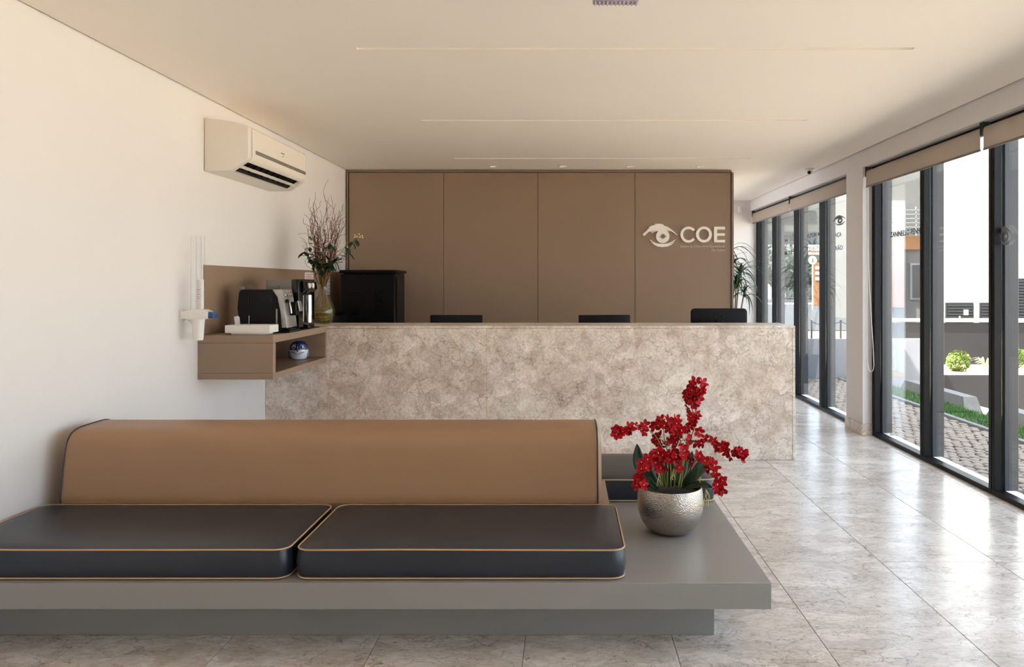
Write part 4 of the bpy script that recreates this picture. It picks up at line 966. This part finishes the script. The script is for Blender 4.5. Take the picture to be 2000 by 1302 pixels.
# ------------------------------------------------------------------ ceiling fittings
for k, px in enumerate((963, 1098, 1230, 1366)):
    x = (px - CX) * 8.36 / FPX
    t = thing('downlight', (x, 8.33, ZC), ('leftmost', 'second from left', 'third from left', 'rightmost')[k] + ' of the four downlights above the taupe cabinet', 'ceiling light', 'downlights over the cabinet')
    m = MB(); m.lathe([(.047, -.001), (.047, -.006), (.032, -.007), (.032, -.003)], (x, 8.33, ZC), 24, False, False); obj('trim_ring', m, 'white', t)
    m = MB(); m.lathe([(.0315, -.0008), (.0315, -.003)], (x, 8.33, ZC), 20); obj('lens', m, 'lamp', t)
x = 2.5; t = thing('downlight', (x, 11.2, ZC), 'small downlight in the ceiling by the end wall', 'ceiling light')
m = MB(); m.lathe([(.047, -.001), (.047, -.006), (.032, -.007), (.032, -.003)], (x, 11.2, ZC), 24, False, False); obj('trim_ring', m, 'white', t)
m = MB(); m.lathe([(.0315, -.0008), (.0315, -.003)], (x, 11.2, ZC), 20); obj('lens', m, 'lamp', t)
cx_ = 2.70; t = thing('dome_camera', (cx_, 8.5, ZC), 'small white dome security camera on the ceiling', 'camera')
m = MB(); m.lathe([(.05, -.0005), (.05, -.014), (.046, -.018)], (cx_, 8.5, ZC), 26); obj('base', m, 'white', t)
obj('eyeball', MB().ball((cx_ - .004, 8.49, ZC - .036), .033, u=20, v=14), 'white', t); obj('lens', MB().cyl((cx_ - .014, 8.468, ZC - .046), (cx_ - .022, 8.452, ZC - .053), .019, 18, .017), 'black_gloss', t)
t = thing('motion_sensor', (2.68, YF - .03, 2.58), 'tiny white sensor bracket high on the end wall', 'sensor')
obj('arm', MB().cyl((2.66, YF - .001, 2.62), (2.66, YF - .05, 2.60), .012, 10), 'white', t); obj('head', MB().box(2.635, 2.685, YF - .09, YF - .05, 2.53, 2.61, .01, 2), 'white', t)
t = thing('emergency_light', (.2, 3.28, ZC), 'lilac white ribbed emergency light at the top edge', 'ceiling light')
zb2 = EYE + (CY - 11) * 3.18 / FPX; ex0, ex1 = (1157.5 - CX) * 3.18 / FPX, (1246 - CX) * 3.18 / FPX
obj('housing', MB().box(ex0 + .004, ex1 - .004, 2.97, 3.17, zb2 + .022, ZC - .0005, .004, 2), 'lilac', t)
obj('diffuser', MB().box(ex0, ex1, 2.965, 3.18, zb2 + .002, zb2 + .0215, .004, 2), 'lilac', t)
for k in range(11): xx = ex0 + .010 + k * (ex1 - ex0 - .020) / 10; obj('rib', MB().box(xx - .0035, xx + .0035, 3.138, 3.176, zb2 - .003, zb2 + .002, .001, 1), 'lilac', t)

# ------------------------------------------------------------------ window lettering
GX = 2.9765; rotw = (R(90), 0, R(-90))
def decal(segs, label, group=None):
    for k, (body, px0, px1, py, mat) in enumerate(segs):
        Y0, Y1 = GX * FPX / (px0 - CX), GX * FPX / (px1 - CX); h = 7.0
        z = EYE - (py - CY) * (Y0 + Y1) / 2 / FPX
        me = text_mesh('window_lettering', body, .066, mat, (Y0 - Y1), .0006); o = bpy.data.objects.new('window_lettering', me); COL.objects.link(o)
        o.location = (GX, Y0, z); o.rotation_euler = rotw; tag(o, label[k], 'lettering', group)
decal([('OF. DR. ', 1532, 1551, 463, 'decal_pale'), ('M 101 ', 1532, 1551, 471, 'decal_pale'), ('ELTON ME', 1576, 1605, 462, 'decal'), ('NÇA', 1631, 1643, 462, 'decal'),
       ('A 1515', 1532, 1551, 488, 'decal_pale'), ('M 125', 1532, 1551, 496.5, 'decal'), ('TENEGRO', 1576, 1605, 488, 'decal'), ('RÃO', 1631, 1645, 488, 'decal'), ('ZANINELLO PENHA', 1739, 1803, 459, 'decal')],
      ['faint OF. DR. lettering on the second far pane, top line', 'faint M 101 lettering below OF. DR.', 'dark ELTON ME lettering on the far window', 'dark NÇA lettering beside the pillar',
       'faint A 1515 lettering on the second far pane', 'M 125 lettering, lowest line on the second far pane', 'dark TENEGRO lettering on the far window', 'dark RÃO lettering beside the pillar', 'ZANINELLO PENHA lettering on the near window'], 'clinic lettering on the window glass')
def eye_decal(pxc, py, wpx, hpx, mat, lab):
    Y = GX * FPX / (pxc - CX); s_ = wpx / 2
    Y0, Y1 = GX * FPX / (pxc - s_ - CX), GX * FPX / (pxc + s_ - CX); k = (Y0 - Y1) / 760
    me = curve_mesh('eye_decal', emblem_loops(lambda x, y: ((x - 485) * k, -(y - 330) * hpx * Y / FPX / 500)), mat, .0006)
    o = bpy.data.objects.new('eye_decal', me); COL.objects.link(o); o.location = (GX, (Y0 + Y1) / 2, EYE - (py - CY) * Y / FPX); o.rotation_euler = rotw; tag(o, lab, 'decal')
eye_decal(1639, 430, 25, 20, 'decal', 'dark eye emblem on the glass beside the white pillar')
eye_decal(1963, 460, 26, 38, 'decal_pale', 'pale eye emblem on the glass at right edge')
